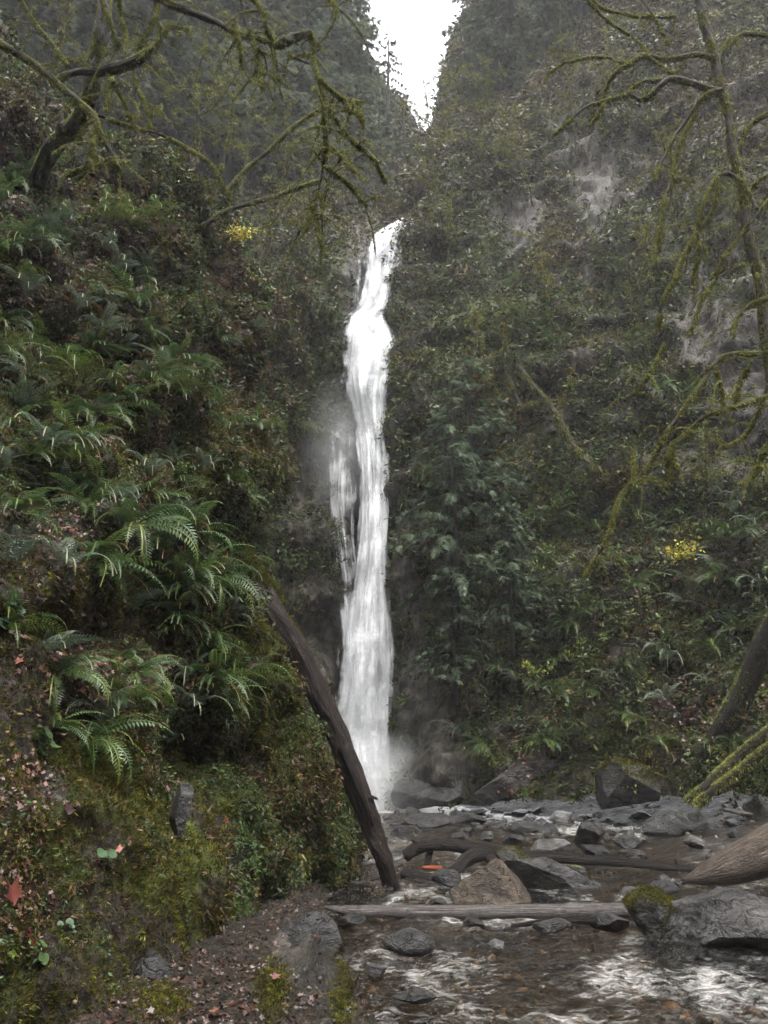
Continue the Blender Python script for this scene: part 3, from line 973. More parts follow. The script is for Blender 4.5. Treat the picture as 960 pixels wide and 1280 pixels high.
mist("spray_mist", P(478, 988, 27.2), (3.0, 1.8, 2.0), 1.8)
mist("spray_mist", P(425, 560, 29.2), (1.8, 1.2, 3.4), 0.4)

# air
hz = bpy.data.meshes.new("haze")
bm = bmesh.new()
bmesh.ops.create_cube(bm, size=1.0)
bm.to_mesh(hz); bm.free()
ho = link("haze", hz)
ho.location = (0, 32, 50)
ho.scale = (150, 110, 108)
m, nt = new_mat("haze")
pv = N(nt, 'ShaderNodeVolumePrincipled', ins={'Color': (0.9, 0.9, 0.93, 1), 'Density': 0.00075, 'Anisotropy': 0.2})
out = N(nt, 'ShaderNodeOutputMaterial')
L(nt, pv.outputs[0], out.inputs['Volume'])
hz.materials.append(m)
tag(ho, kind='stuff')
#PART2
# ------------------------------------------------------------------ ground cover (nobody could count it)
def stuff(name, geo, mats, smooth=False):
    o = link(name, geo.mesh(name, mats, smooth))
    tag(o, kind='stuff')
    return o


UPV = np.array([0, 0, 1.0])


def blend_dirs(Nn, a_n=1.0, a_up=0.5, jit=0.35):
    d = Nn * a_n + UPV * a_up + RNG.normal(0, jit, Nn.shape)
    return d


def rand_rot(n):
    return frames(RNG.normal(0, 1, (n, 3)), RNG.uniform(0, 6.28, n))


def by_noise(p, scale, seed, pals, thr):
    """colour each point from one of several palettes by a noise field"""
    f = fbm(p, scale, 3, seed) + RNG.normal(0, 0.08, len(p))
    c = pick(pals[0], len(p))
    for k, t in enumerate(thr):
        s = f > t
        c[s] = pick(pals[k + 1], len(p))[s]
    return c


# cliff: salal, ivy, small shrubs
def w_cliff(m, P_, N_):
    z = P_[:, 2]
    gap = sstep(-0.28, 0.1, fbm(P_, 1.4, 3, 51.0) + 0.25)
    return np.clip(1.05 - m[:, 0] * 1.15, 0.03, 1) * gap * np.where(P_[:, 1] > 40, 0.5, 1)


n = 95000
p, nn, mk, d = S_C.sample(n, w_cliff)
bush = np.clip(fbm(p, 2.1, 3, 52.0) + 0.12, 0, 1) * 2.6 * np.where(mk[:, 0] > .4, .2, 1)
bush *= 1 - .8 * np.exp(-((proj(p)[0] - 462) / 45) ** 2)
lay = RNG.random(n) ** 0.45
pp = p + nn * (bush * lay)[:, None] - UPV * (bush * lay * .25)[:, None]
bx, by, _ = proj(p)
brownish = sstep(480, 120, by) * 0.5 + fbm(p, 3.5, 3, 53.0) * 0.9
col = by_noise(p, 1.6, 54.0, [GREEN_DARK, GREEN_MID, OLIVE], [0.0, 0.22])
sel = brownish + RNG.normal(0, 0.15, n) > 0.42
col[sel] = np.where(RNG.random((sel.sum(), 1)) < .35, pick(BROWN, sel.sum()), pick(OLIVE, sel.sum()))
hi_ = sstep(12, 28, pp[:, 2:3])  # with height the leaf colour is greyed and brightened: painted haze
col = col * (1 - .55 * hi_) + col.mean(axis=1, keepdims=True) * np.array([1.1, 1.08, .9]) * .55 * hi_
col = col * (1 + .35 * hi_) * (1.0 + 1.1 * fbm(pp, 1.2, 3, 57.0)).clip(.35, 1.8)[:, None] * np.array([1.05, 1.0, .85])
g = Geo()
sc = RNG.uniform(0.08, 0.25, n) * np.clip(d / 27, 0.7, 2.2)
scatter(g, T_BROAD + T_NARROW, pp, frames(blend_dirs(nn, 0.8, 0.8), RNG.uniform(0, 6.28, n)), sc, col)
# grassy and mossy tufts and dead fern thatch hanging off it
n = 20000
p, nn, mk, d = S_C.sample(n, lambda m, P_, N_: np.clip(1.1 - m[:, 0] * 0.9, 0.1, 1))
dirs = nn * 0.6 + RNG.normal(0, 0.4, (n, 3)) - UPV * RNG.uniform(-0.2, 1.2, (n, 1))
col = by_noise(p, 2.2, 55.0, [OLIVE * .7, OLIVE, MOSSC], [-0.05, 0.2])
scatter(g, T_TUFT, p + nn * 0.1, frames(dirs, RNG.uniform(0, 6.28, n)), RNG.uniform(0.12, 0.32, n), col * 0.8)
stuff("undergrowth", g, [M_LEAF])

# left slope cover
g = Geo()
n = 110000
p, nn, mk, d = S_H.sample(n, lambda m, P_, N_: np.clip(m[:, 1] * 1.6, 0.04, 1) * np.clip(1 - m[:, 0] * 1.2, 0, 1), depth_pow=1.9)
sc = 0.045 * np.clip(d / 6.5, 0.7, 2.6) * RNG.uniform(0.4, 1.5, n)
col = by_noise(p, 0.7, 61.0, [MOSSC * 0.7, MOSSC, OLIVE], [-0.15, 0.3])
scatter(g, T_TUFT, p, frames(blend_dirs(nn, 1.0, 0.1, 0.5), RNG.uniform(0, 6.28, n)), sc, col, 0)
stuff("moss", g, [M_MOSS])
g = Geo()
n = 52000
p, nn, mk, d = S_H.sample(n, lambda m, P_, N_: sstep(-0.2, 0.25, fbm(P_, 0.9, 3, 62.0)) * np.clip(1.1 - m[:, 2] * .5 - m[:, 0], 0.05, 1) * np.where(P_[:, 1] < 7.5, .3, 1), depth_pow=1.7)
sc = 0.036 * np.clip(d / 7, 0.5, 3.4) * RNG.uniform(0.6, 1.7, n)
col = by_noise(p, 0.9, 63.0, [GREEN_DARK, GREEN_MID, OLIVE], [0.0, 0.3])
s = fbm(p, 2.0, 3, 64.0) + mk[:, 2] * 0.4 + RNG.normal(0, .15, n) > 0.22
col[s] = pick(BROWN, s.sum())
scatter(g, T_BROAD + T_NARROW, p + nn * (np.clip(fbm(p, 0.9, 3, 65.0) + .1, 0, 1) * 0.6 * np.clip(d / 10, .3, 1.6) * RNG.random(n) ** .5)[:, None], frames(blend_dirs(nn, 0.8, 0.6), RNG.uniform(0, 6.28, n)), sc, col)
n = 14000     # hanging roots and dead thatch
p, nn, mk, d = S_H.sample(n, lambda m, P_, N_: sstep(-0.1, 0.3, fbm(P_, 0.8, 3, 66.0)), depth_pow=1.7)
dirs = nn * 0.5 + RNG.normal(0, 0.3, (n, 3)) - UPV * RNG.uniform(0.1, 1.2, (n, 1))
scatter(g, T_TUFT, p, frames(dirs, RNG.uniform(0, 6.28, n)), 0.09 * np.clip(d / 8, 0.5, 2.5) * RNG.uniform(.5, 1.4, n), pick(np.vstack([BROWN, OLIVE]), n) * 0.8)
stuff("ground_cover", g, [M_LEAF])

# fallen leaves
g = Geo()
n = 13000
p, nn, mk, d = S_H.sample(n, lambda m, P_, N_: np.clip(m[:, 2], 0.015, 1) ** 1.2, depth_pow=1.8)
scatter(g, T_MAPLE, p + nn * 0.03, frames(blend_dirs(nn, 0.9, 0.3, 0.6), RNG.uniform(0, 6.28, n)), RNG.uniform(0.015, 0.042, n) * np.clip(d / 6, 0.8, 2.0), pick(LITTER, n))
n = 22000
p, nn, mk, d = S_B.sample(n, lambda m, P_, N_: np.clip(1.1 - m[:, 1] - m[:, 0] * 0.9, 0.03, 1) * sstep(-.3, .3, fbm(P_, .6, 3, 67.0) + .1), depth_pow=1.6)
scatter(g, T_MAPLE + T_LEAF1, p + nn * 0.008, frames(blend_dirs(nn, 1.0, 0.3, 0.35), RNG.uniform(0, 6.28, n)), RNG.uniform(0.008, 0.035, n), pick(LITTER, n, .35) * 0.5)
n = 20000
p, nn, mk, d = S_G.sample(n, lambda m, P_, N_: m[:, 2] * (P_[:, 1] < 27) * (P_[:, 0] > 5.5), depth_pow=1.2)
scatter(g, T_MAPLE + T_LEAF1, p + nn * 0.02, frames(blend_dirs(nn, 1.0, 0.3, 0.4), RNG.uniform(0, 6.28, n)), RNG.uniform(0.04, 0.1, n), pick(LITTER, n, .3) * 0.8)
n = 3500
p, nn, mk, d = S_C.sample(n, lambda m, P_, N_: (P_[:, 2] < 7) * (P_[:, 0] > 2.5) * sstep(0.0, .3, fbm(P_, 1.8, 3, 68.0)))
scatter(g, T_MAPLE, p + nn * RNG.uniform(0.05, .6, (n, 1)), frames(blend_dirs(nn, 0.6, 0.6, 0.6), RNG.uniform(0, 6.28, n)), RNG.uniform(0.05, 0.1, n), pick(LITTER, n, .3) * 0.8)
stuff("leaf_litter", g, [M_LITTER])
g = Geo()
n = 9000
p, nn, mk, d = S_B.sample(n, lambda m, P_, N_: np.clip(m[:, 1] * 1.3 - .1, 0.0, 1), depth_pow=1.7)
scatter(g, T_TUFT, p, frames(blend_dirs(nn, 1.0, 0.3, 0.5), RNG.uniform(0, 6.28, n)), 0.022 * RNG.uniform(.6, 1.5, n), pick(MOSSC, n))
stuff("path_moss", g, [M_MOSS])
g = Geo()
n = 1500      # loose gravel and twigs on the path
p, nn, mk, d = S_B.sample(n, lambda m, P_, N_: sstep(-.2, .3, fbm(P_, .5, 3, 69.0)), depth_pow=1.4)
T_PEB = []
for k in range(4):
    bm = bmesh.new(); bmesh.ops.create_icosphere(bm, subdivisions=1, radius=1)
    V = np.array([v.co[:] for v in bm.verts]); Fz = np.array([[v.index for v in f.verts] for f in bm.faces]); bm.free()
    V = V * np.array([1, .75, .5]) * (1 + RNG.normal(0, .13, (len(V), 1)))
    T_PEB.append((V, Fz, np.ones(len(V))))
scatter(g, T_PEB, p, rand_rot(n), RNG.uniform(0.006, 0.024, n), pick(pal((.05, .045, .042), (.03, .026, .024), (.09, .085, .08)), n))
n = 9000
p, nn, mk, d = S_G.sample(n, lambda m, P_, N_: (P_[:, 1] > 4) * 1.0, depth_pow=0.9)
scatter(g, T_PEB, p, rand_rot(n), RNG.uniform(0.03, 0.13, n) * RNG.random(n), pick(pal((.09, .07, .045), (.05, .04, .03), (.16, .12, .08), (.11, .07, .04)), n))
stuff("gravel", g, [M_LITTER])
print("cover", time.time() - T0)

# ------------------------------------------------------------------ ferns
def fern_mesh(name, seed, nf, spread_deg, col, el=(15, 70), bend=(80, 150)):
    r = np.random.default_rng(seed)
    g = Geo()
    NS = 22
    for k in range(nf):
        az = R(r.uniform(-spread_deg, spread_deg))
        e0, bd = R(r.uniform(*el)), R(r.uniform(*bend))
        Ln = r.uniform(0.65, 1.1)
        t = np.linspace(0, 1, NS)
        e = e0 - bd * t ** 1.2
        azt = az + r.normal(0, .25) * t
        dx = np.cos(e) * np.cos(azt); dy = np.cos(e) * np.sin(azt); dz = np.sin(e)
        c = np.cumsum(np.stack([dx, dy, dz], 1), axis=0) * Ln / NS
        tg = np.stack([dx, dy, dz], 1)
        side = np.stack([-np.sin(azt), np.cos(azt), np.zeros(NS)], 1)
        tw = r.normal(0, 0.35)
        upn = np.cross(tg, side)
        side = side * math.cos(tw) + upn * math.sin(tw)
        prof = np.sin(np.clip(t * 1.02 + 0.06, 0, 1) ** 0.75 * math.pi) ** 0.8 * 0.125 * Ln
        prof[:2] *= 0.2
        s = r.uniform(.65, 1.35)
        cc = col[r.integers(0, len(col))] * s
        if r.random() < .09:
            cc = np.array([.06, .042, .02]) * s
        prune = r.uniform(.5, 1) if r.random() < .3 else 1.0
        V, F = [], []
        for i in range(1, int(NS * prune)):
            for sg in (-1, 1):
                if r.random() < .06: continue
                b = len(V)
                l = prof[i] * r.uniform(.85, 1.1)
                w = Ln / NS * 0.55
                tip = c[i] + side[i] * sg * l + tg[i] * l * .25 - np.array([0, 0, l * .22])
                mid = (c[i] + tip) / 2
                V += [c[i] - tg[i] * w * .5, mid - tg[i] * w * .55, tip, mid + tg[i] * w * .55 + np.array([0, 0, .004])]
                F += [(b, b + 1, b + 2), (b, b + 2, b + 3)]
        g.add(V, F, cc)
        # midrib
        w = 0.006
        Vr = np.vstack([c - side * w, c + side * w + 0.002])
        Fr = [(i, i + 1, NS + i + 1, NS + i) for i in range(NS - 1)]
        g.add(Vr, Fr, cc * np.array([1.2, .9, .7]))
    return g.mesh(name, [M_FERN])


FG = pal((0.034, 0.07, 0.02), (0.05, 0.092, 0.03), (0.045, 0.08, 0.036), (0.068, 0.105, 0.03))
FG2 = pal((0.07, 0.1, 0.07), (0.09, 0.12, 0.09), (0.05, 0.075, 0.05))
FG3 = pal((0.06, 0.1, 0.02), (0.08, 0.11, 0.03), (0.045, 0.085, 0.025))
fern_v = [fern_mesh("sword_fern", 1, 15, 120, FG, (0, 60), (80, 130)), fern_mesh("sword_fern", 2, 18, 100, FG, (-20, 60), (70, 120)), fern_mesh("sword_fern", 3, 13, 140, FG2, (25, 80)),
          fern_mesh("sword_fern", 4, 20, 80, FG, (-10, 50), (60, 110)), fern_mesh("sword_fern", 5, 12, 150, FG3), fern_mesh("sword_fern", 6, 10, 170, FG2, (30, 80), (70, 120))]
fern_src = {}


def fern(S, px, py, size, var, label, group, off=0.02, rz=0.0):
    size = size * (1.25 if S is S_C else 1.1)
    p, nn = S.at(px, py)
    me = fern_v[var]
    o = bpy.data.objects.new("sword_fern", me)
    COL.objects.link(o)
    o.location = tuple(p + nn * off)
    h = math.atan2(nn[1], nn[0])
    o.rotation_euler = (RNG.normal(0, .08), RNG.normal(0, .08), h + rz + RNG.normal(0, .25))
    sz_ = size * (1.15 + RNG.normal(0, .1))
    o.scale = (sz_, sz_, sz_ * RNG.uniform(.75, 1.15))
    tag(o, label, "fern", group)
    return o


GH = "sword ferns growing on the mossy slope"
hand = [
    (92, 548, .72, 3, "dark sword fern hanging straight down beside the red leaf drift below the moss cushion"),
    (188, 590, .55, 2, "silvery sword fern directly under the bright yellow-green moss cushion"),
    (170, 655, .72, 1, "large arching sword fern at the middle of the slope above the drooping fringe"),
    (118, 700, .66, 3, "drooping fern fringe over the black hollow beside the biggest drift of red leaves"),
    (245, 665, .7, 0, "glossy sword fern just uphill of the upper end of the leaning log"),
    (205, 705, .66, 0, "sword fern with short curled fronds below the large arching fern"),
    (268, 725, .75, 1, "wide sword fern overhanging the upper third of the leaning log"),
    (222, 770, .6, 3, "hanging sword fern on the shaded wall beneath the wide fern"),
    (300, 845, .7, 4, "bright green sword fern touching the moss edge beside the leaning log"),
    (268, 880, .62, 0, "sword fern with pale tips below the bright green fern by the log"),
    (235, 850, .5, 2, "grey-green fern between the bright fern and the dead bracken"),
    (132, 905, .45, 5, "small fern with a single upright pale frond above the bare soil streak"),
    (210, 930, .4, 5, "small lone fern on the dark wall above the grey stone outcrop"),
    (22, 640, .6, 0, "fern with long level fronds at the outer edge of the slope"),
    (18, 705, .5, 5, "sparse fern over the flat grey ledge stone"),
    (140, 318, .85, 2, "pale silvery fern near the top of the slope under the mossy tree"),
    (165, 352, .8, 1, "dark-hearted fern right below the pale silvery one"),
    (36, 372, .7, 2, "silvery fern overhanging brown leaves at the upper edge of the slope"),
    (60, 300, .8, 5, "thin-fronded silver fern below the fallen mossy limb"),
    (102, 388, .7, 2, "grey fern in the middle of the upper fern bank"),
    (180, 415, .6, 1, "compact fern beside the dark vertical hollow"),
    (208, 478, .55, 4, "yellowish fern with dead red leaves caught under it"),
    (28, 470, .55, 2, "ash-green fern low on the upper fern bank"),
    (215, 575, .5, 5, "white-glinting fern on the brow above the moss cushion"),
    (285, 600, .5, 4, "small bright fern on the brow where the leaning log begins"),
    (300, 650, .55, 0, "fern leaning out past the rim at the log's upper end"),
    (125, 610, .55, 3, "limp fern lying over the red leaf drift"),
    (20, 790, .4, 4, "tiny bright green fern clump beside the mossy stone"),
    (330, 700, .5, 4, "small fern growing from the moss on the leaning log's upper side"),
    (262, 800, .5, 3, "hanging fern in deep shade behind the bright fern by the log"),
]
for px, py, sz, var, lab in hand:
    fern(S_H, px, py, sz, var, lab, GH)
placed = [(h[0], h[1]) for h in hand]
zones = [
    ((0, 200, 240, 330), 14, (.6, .85), "sword fern in the shaded bank under the mossy limbs", "ferns under the mossy limbs"),
    ((0, 330, 230, 520), 22, (.5, .75), "sword fern among others crowding the upper slope", "ferns crowding the upper slope"),
    ((230, 380, 330, 600), 10, (.45, .7), "small fern on the dark face beside the falls gully", "ferns on the dark face by the gully"),
    ((0, 520, 320, 740), 24, (.4, .65), "small sword fern filling gaps between the large ferns mid-slope", "small ferns filling the middle slope"),
    ((60, 740, 340, 930), 16, (.3, .55), "short fern hanging on the lower mossy wall", "short ferns on the lower wall"),
]
for (x0, y0, x1, y1), cnt, (s0, s1), lab, grp in zones:
    k = 0
    tries = 0
    while k < cnt and tries < 600:
        tries += 1
        x, y = RNG.uniform(x0, x1), RNG.uniform(y0, y1)
        if min((x - a) ** 2 + (y - b) ** 2 for a, b in placed) < 18 ** 2:
            continue
        pt, _ = S_H.at(x, y)
        qx, qy, _ = proj(pt)
        if (qx[0] - x) ** 2 + (qy[0] - y) ** 2 > 200:
            continue
        fern(S_H, x, y, RNG.uniform(s0, s1), int(RNG.integers(0, 6)), lab, grp)
        placed.append((x, y)); k += 1
handr = [
    (745, 735, .8, 2, "silver fern standing out in the middle of the leafy cliff foot"),
    (700, 830, .8, 0, "fern under the yellow-leaved sprig near the cliff foot"),
    (830, 830, .8, 2, "pale star-shaped fern beside the red bramble patch"),
    (890, 935, .7, 4, "bright green fern at the foot of the thick leaning trunk"),
    (820, 930, .8, 4, "spiky fern on the leaf-strewn bank above the mossy boulder"),
    (950, 760, .8, 2, "silvery fern hanging beside the top of the thick leaning trunk"),
    (600, 830, .7, 0, "dark fern near the foot of the falls wall"),
    (660, 745, .8, 1, "fern with long drooping fronds in the dark hollow of the cliff"),
]
for px, py, sz, var, lab in handr:
    fern(S_C, px, py, sz, var, lab, "ferns on the far cliff", .35)
    placed.append((px, py))
for (x0, y0, x1, y1), cnt, (s0, s1), lab, grp in [
        ((560, 640, 960, 800), 42, (.5, .8), "sword fern in the dense green cover halfway up the far cliff", "ferns halfway up the far cliff"),
        ((570, 800, 960, 930), 34, (.5, .8), "sword fern in the tangle along the foot of the far cliff", "ferns along the far cliff foot"),
        ((600, 330, 960, 640), 30, (.5, .8), "small fern high on the far cliff face", "ferns high on the far cliff")]:
    k = tries = 0
    while k < cnt and tries < 600:
        tries += 1
        x, y = RNG.uniform(x0, x1), RNG.uniform(y0, y1)
        if min((x - a) ** 2 + (y - b) ** 2 for a, b in placed) < 20 ** 2:
            continue
        fern(S_C, x, y, RNG.uniform(s0, s1), int(RNG.integers(0, 6)), lab, grp, RNG.uniform(.2, .6))
        placed.append((x, y)); k += 1
print("ferns", time.time() - T0)

# ------------------------------------------------------------------ conifers
def conifer_meshes(seed, H, Rm, col, nb=110, start=0.08):
    r = np.random.default_rng(seed)
    tb = Tubes()
    lean = r.normal(0, .02, 2)
    tb.add([(0, 0, -1.5), (lean[0] * H * .5, lean[1] * H * .5, H * .5), (lean[0] * H, lean[1] * H, H * .98)], [H * .016, H * .011, .02], 8, .8, .1, seed)
    g = Geo()
    pos, dirs, spin, scl, rots = [], [], [], [], []
    for i in range(nb):
        f = start + (1 - start) * (i + r.random()) / nb
        z = f * H
        Lb = Rm * (1 - f) ** 0.75 * r.uniform(.55, 1.15) + 0.25
        az = r.uniform(0, 2 * math.pi)
        dr = r.uniform(0.05, .35)
        ns = max(3, int(Lb / 0.38))
        base = np.array([lean[0] * z, lean[1] * z, z])
        bp = []
        for k in range(ns + 1):
            t = k / ns
            q = base + np.array([math.cos(az) * Lb * t, math.sin(az) * Lb * t, Lb * (.12 * t - dr * t * t * 1.6)])
            bp.append(q)
            if k == 0: continue
            for sg in (-1, 0, 1, -.6, .6):
                a2 = az + sg * r.uniform(.5, 1.1) + r.normal(0, .2)
                el = -r.uniform(-.15, .85)
                x = np.array([math.cos(a2) * math.cos(el), math.sin(a2) * math.cos(el), math.sin(el)])
                y = np.cross([0, 0, 1], x); y /= np.linalg.norm(y)
                ro = r.normal(0, .3)
                z_ = np.cross(x, y)
                y = y * math.cos(ro) + z_ * math.sin(ro)
                z_ = np.cross(x, y)
                pos.append(q); rots.append(np.stack([x, y, z_], axis=1)); scl.append((0.24 + .36 * r.random()) * (1 - t * .3) * min(1, Lb / 1.4 + .3))
        if i % 2 == 0:
            tb.add([bp[0], bp[len(bp) // 2], bp[-1]], [.035, .02, .008], 4, .6, 0, seed)
    n = len(pos)
    cc = col[r.integers(0, len(col), n)] * (1 + r.normal(0, .25, (n, 1))).clip(.4, 1.8)
    scatter(g, T_SPRAY, np.array(pos), np.array(rots), np.array(scl), cc)
    return tb.mesh("trunk", [M_BARK_DARK]), g.mesh("crown", [M_NEEDLE])


CG = pal((0.08, 0.1, 0.07), (0.11, 0.13, 0.085), (0.06, 0.08, 0.055), (0.13, 0.135, 0.09))  # far greens lightened, distance haze painted into the colour
CB = pal((0.085, 0.12, 0.075), (0.115, 0.15, 0.1), (0.06, 0.085, 0.05), (0.13, 0.16, 0.1), (0.05, 0.07, 0.035))
CY = pal((0.05, 0.065, 0.02), (0.065, 0.075, 0.028), (0.04, 0.05, 0.02))
con_v = [conifer_meshes(i, 20.0, rm, c, nb) for i, (rm, c, nb) in enumerate([(3.4, CG, 130), (3.0, CG, 120), (3.9, CG, 140), (2.8, CY, 110), (2.6, CY, 48), (3.4, CG, 60)])]


def place_conifer(px, py, Y, top, v, label, group, fat=1.0):
    """base at pixel (px,py) on the slope at distance Y; top of the tree at pixel row `top`"""
    b = P(px, py, Y)
    t = P(px, top, Y)
    H = t[2] - b[2]
    root = empty("conifer_tree", tuple(b), RNG.uniform(0, 6.28))
    s = H / 20.0
    root.scale = (s * fat, s * fat, s)
    for me, nm in zip(con_v[v], ("trunk", "crown")):
        o = link(nm, me, root)
    tag(root, label, "conifer", group)
    return root


GL, GR = "conifers on the ridge beyond the slope", "conifers along the top of the far cliff"
con_list = [
    (506, 222, 47, 100, 4, "slim conifer nearest the bright sky gap beyond the falls lip", GL, .9), (484, 222, 45, 45, 5, "conifer whose ragged edge borders the bright sky gap", GL, 1.0),
    (446, 225, 44, 0, 5, "broad conifer above the lip of the falls", GL, 1.0), (435, 235, 43, -70, 0, None, GL, 1), (405, 240, 42, -160, 1, None, GL, 1.1), (375, 262, 41, -190, 2, None, GL, 1),
    (345, 280, 39, -150, 0, None, GL, 1), (312, 270, 38, -230, 1, None, GL, 1), (280, 265, 37, -200, 2, None, GL, 1), (245, 240, 36, -260, 0, None, GL, 1), (205, 225, 35, -240, 1, None, GL, 1), (160, 215, 34, -300, 3, None, GL, 1),
    (110, 200, 33, -300, 0, None, GL, 1), (60, 160, 32, -330, 2, None, GL, 1), (10, 130, 30, -350, 1, None, GL, 1), (-60, 60, 28, -400, 0, None, GL, 1),
    (432, 110, 61, -60, 1, None, GL, 1.2), (405, 80, 60, -120, 2, None, GL, 1.2), (390, 60, 60, -200, 0, None, GL, 1.2), (350, 60, 58, -200, 1, None, GL, 1.2), (300, 60, 56, -260, 2, None, GL, 1.2), (250, 80, 52, -260, 0, None, GL, 1.2),
    (572, 188, 42, 80, 4, "yellowish low conifer at the near side of the sky gap", GR, 1.0), (600, 165, 42, -20, 5, "tall conifer whose edge closes the sky gap on the cliff side", GR, .9),
    (628, 150, 41, -150, 2, None, GR, .95), (645, 120, 41, -230, 1, None, GR, 1), (682, 95, 41, -260, 0, None, GR, .9), (735, 60, 41, -330, 2, None, GR, 1), (775, 20, 41, -380, 1, None, GR, 1), (820, -20, 41, -420, 0, None, GR, 1),
    (870, -60, 41, -450, 2, None, GR, 1), (930, -120, 40, -500, 1, None, GR, 1), (622, 100, 56, -160, 5, None, GR, 1.2), (660, 60, 55, -200, 5, None, GR, 1.2),
    (620, 185, 38, 90, 3, None, GR, 1.1), (655, 150, 38, 60, 0, None, GR, 1.1), (700, 125, 38, 0, 3, None, GR, 1.1), (612, 195, 36.5, 120, 4, None, GR, 1.2),
]
for (px, py, Y, top, v, lab, grp, fat) in con_list:
    if lab is None:
        lab = "dark conifer in the hazy stand rising beyond the fern slope" if grp == GL else "dark conifer in the stand rooted above the far cliff"
    place_conifer(px, py, Y, top, v, lab, grp, fat)
# blue-green hemlocks hugging the cliff beside the falls
hem_v = [conifer_meshes(50 + i, 8.0, rm, CB, 46, 0.02) for i, rm in enumerate([3.6, 3.0])]
for px, py, top, v, fat, dy, lab in [
        (572, 735, 475, 0, .8, -0.8, "blue-green hemlock beside the falls, tallest of the cliff hemlocks"), (592, 620, 440, 1, 1.1, -0.8, "upper blue-green hemlock growing from the cliff above the dark hollow"),
        (560, 650, 530, 1, .6, -0.4, "narrow blue-green hemlock whose boughs brush the falls"), (640, 790, 610, 0, .9, -0.8, "low hemlock spreading over the dark hollow of the cliff"), (570, 850, 690, 1, 1.0, -0.8, "dark hemlock sapling over the wet foot of the cliff")]:
    pt, _ = S_C.at(px, py)
    Yt = pt[1] + dy
    b, t = P(px, py, Yt), P(px, top, Yt)
    root = empty("hemlock_tree", tuple(b), RNG.uniform(0, 6.28))
    s = (t[2] - b[2]) / 8.0
    root.scale = (s * fat, s * fat, s)
    for me, nm in zip(hem_v[v], ("trunk", "crown")):
        link(nm, me, root)
    tag(root, lab, "hemlock", "blue-green hemlocks on the cliff by the falls")
print("conifers", time.time() - T0)

# ------------------------------------------------------------------ mossy branches
def px_path(pts, Y0, wob=0.0, seed=0):
    """pts: (px,py,width_px[,dY]) -> world path, radii"""
    r = np.random.default_rng(seed)
    w, rad = [], []
    ph = r.uniform(0, 6)
    for i, q in enumerate(pts):
        dY = q[3] if len(q) > 3 else wob * math.sin(ph + i * 0.9)
        Y = Y0 + dY
        p = P(q[0], q[1], Y)
        w.append(p)
        rad.append(q[2] / 2 / F_PX * math.hypot(Y, p[2] - CAM_Z) * 0.97)
    return np.array(w), np.array(rad)


MOSS_BR = pal((0.24, 0.26, 0.07), (0.32, 0.33, 0.12), (0.16, 0.17, 0.045), (0.1, 0.1, 0.035))


def moss_on(g, c, r, dens, size, hang=0.3, col=MOSS_BR, m=1):
    """tufts on a branch centre line: short ones all round, mostly on top, and hanging strands"""
    ln = np.linalg.norm(np.diff(c, axis=0), axis=1).sum()
    n = int(ln * dens * (0.7 + 28 * float(np.mean(r))))
    if n < 3: return
    t = RNG.random(n) * (len(c) - 1)
    cl = perlin(np.stack([t / len(c) * ln * 2.6, t * 0 + ln * 3.1, t * 0 + .5], 1)) + RNG.normal(0, .12, n)
    t = t[cl > -0.22]
    n = len(t)
    if n < 3: return
    i = t.astype(int); f = (t - i)[:, None]
    i2 = np.minimum(i + 1, len(c) - 1)
    p = c[i] * (1 - f) + c[i2] * f
    rr = (r[i] * (1 - f[:, 0]) + r[i2] * f[:, 0])
    d = RNG.normal(0, 1, (n, 3)) + UPV * 0.9
    d /= np.linalg.norm(d, axis=1)[:, None]
    pp = p + d * rr[:, None] * 0.9
    cc = pick(col, n) * (0.55 + 0.45 * np.clip(d[:, 2:3] + .5, 0, 1.4))  # light painted in: tufts on top brighter, those underneath darker
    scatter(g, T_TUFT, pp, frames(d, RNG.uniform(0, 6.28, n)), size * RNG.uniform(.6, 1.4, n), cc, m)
    k = int(n * hang)
    if k:
        s = RNG.integers(0, n, k)
        dd = RNG.normal(0, .25, (k, 3)) - UPV
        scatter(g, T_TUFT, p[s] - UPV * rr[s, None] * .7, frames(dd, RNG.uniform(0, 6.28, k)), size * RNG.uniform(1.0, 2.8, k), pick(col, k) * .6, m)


def branch_obj(root, base, pts, Y0, seed, name="branch", wob=0.25, moss=(900, .022, .3), sides=7, rough=.25, twigs=0, mat=None, col=MOSS_BR):
    w, r = px_path(pts, Y0, wob, seed)
    if name == 'branch':
        r = r * (0.5 if Y0 < 11 else .62)
        twigs = int(twigs * 2.2) + 2
    tb = Tubes()
    c, rr = tb.add(w, r, sides, .05, rough, seed, 0.0)
    rg = np.random.default_rng(seed + 500)
    tw = []
    for k in range(twigs):
        i = rg.integers(len(c) // 5, len(c))
        ln = rg.uniform(.15, .6) * (1.6 if rg.random() < .3 else 1)
        d = rg.normal(0, 1, 3) * np.array([1, .5, .7]) - np.array([0, 0, .35]); d /= np.linalg.norm(d)
        q = [c[i], c[i] + d * ln * .5 + rg.normal(0, .04, 3), c[i] + d * ln - np.array([0, 0, ln * .35])]
        tw.append(tb.add(q, [min(rr[i] * .5, .012), .006, .003], 4, .06, .1, seed + k))
    V, Fq, U, mm = np.vstack(tb.V), np.vstack(tb.F), np.vstack(tb.U), np.concatenate(tb.M)
    g = Geo()
    if moss:
        dn, sz, hg = moss
        moss_on(g, c, rr, dn, sz, hg, col, 1)
        for c2, r2 in tw:
            moss_on(g, c2, r2, dn * .3, sz * .7, hg, col, 1)
    me = mesh_from(name, V - base, Fq, None, [mat or M_BARK_MOSS], mm, True, U)
    o = link(name, me, root)
    if g.n:
        gm = g.mesh("moss_fringe", [M_MOSS, M_MOSS])
        recenter(gm, base)
        link("moss_fringe", gm, o)
    return o


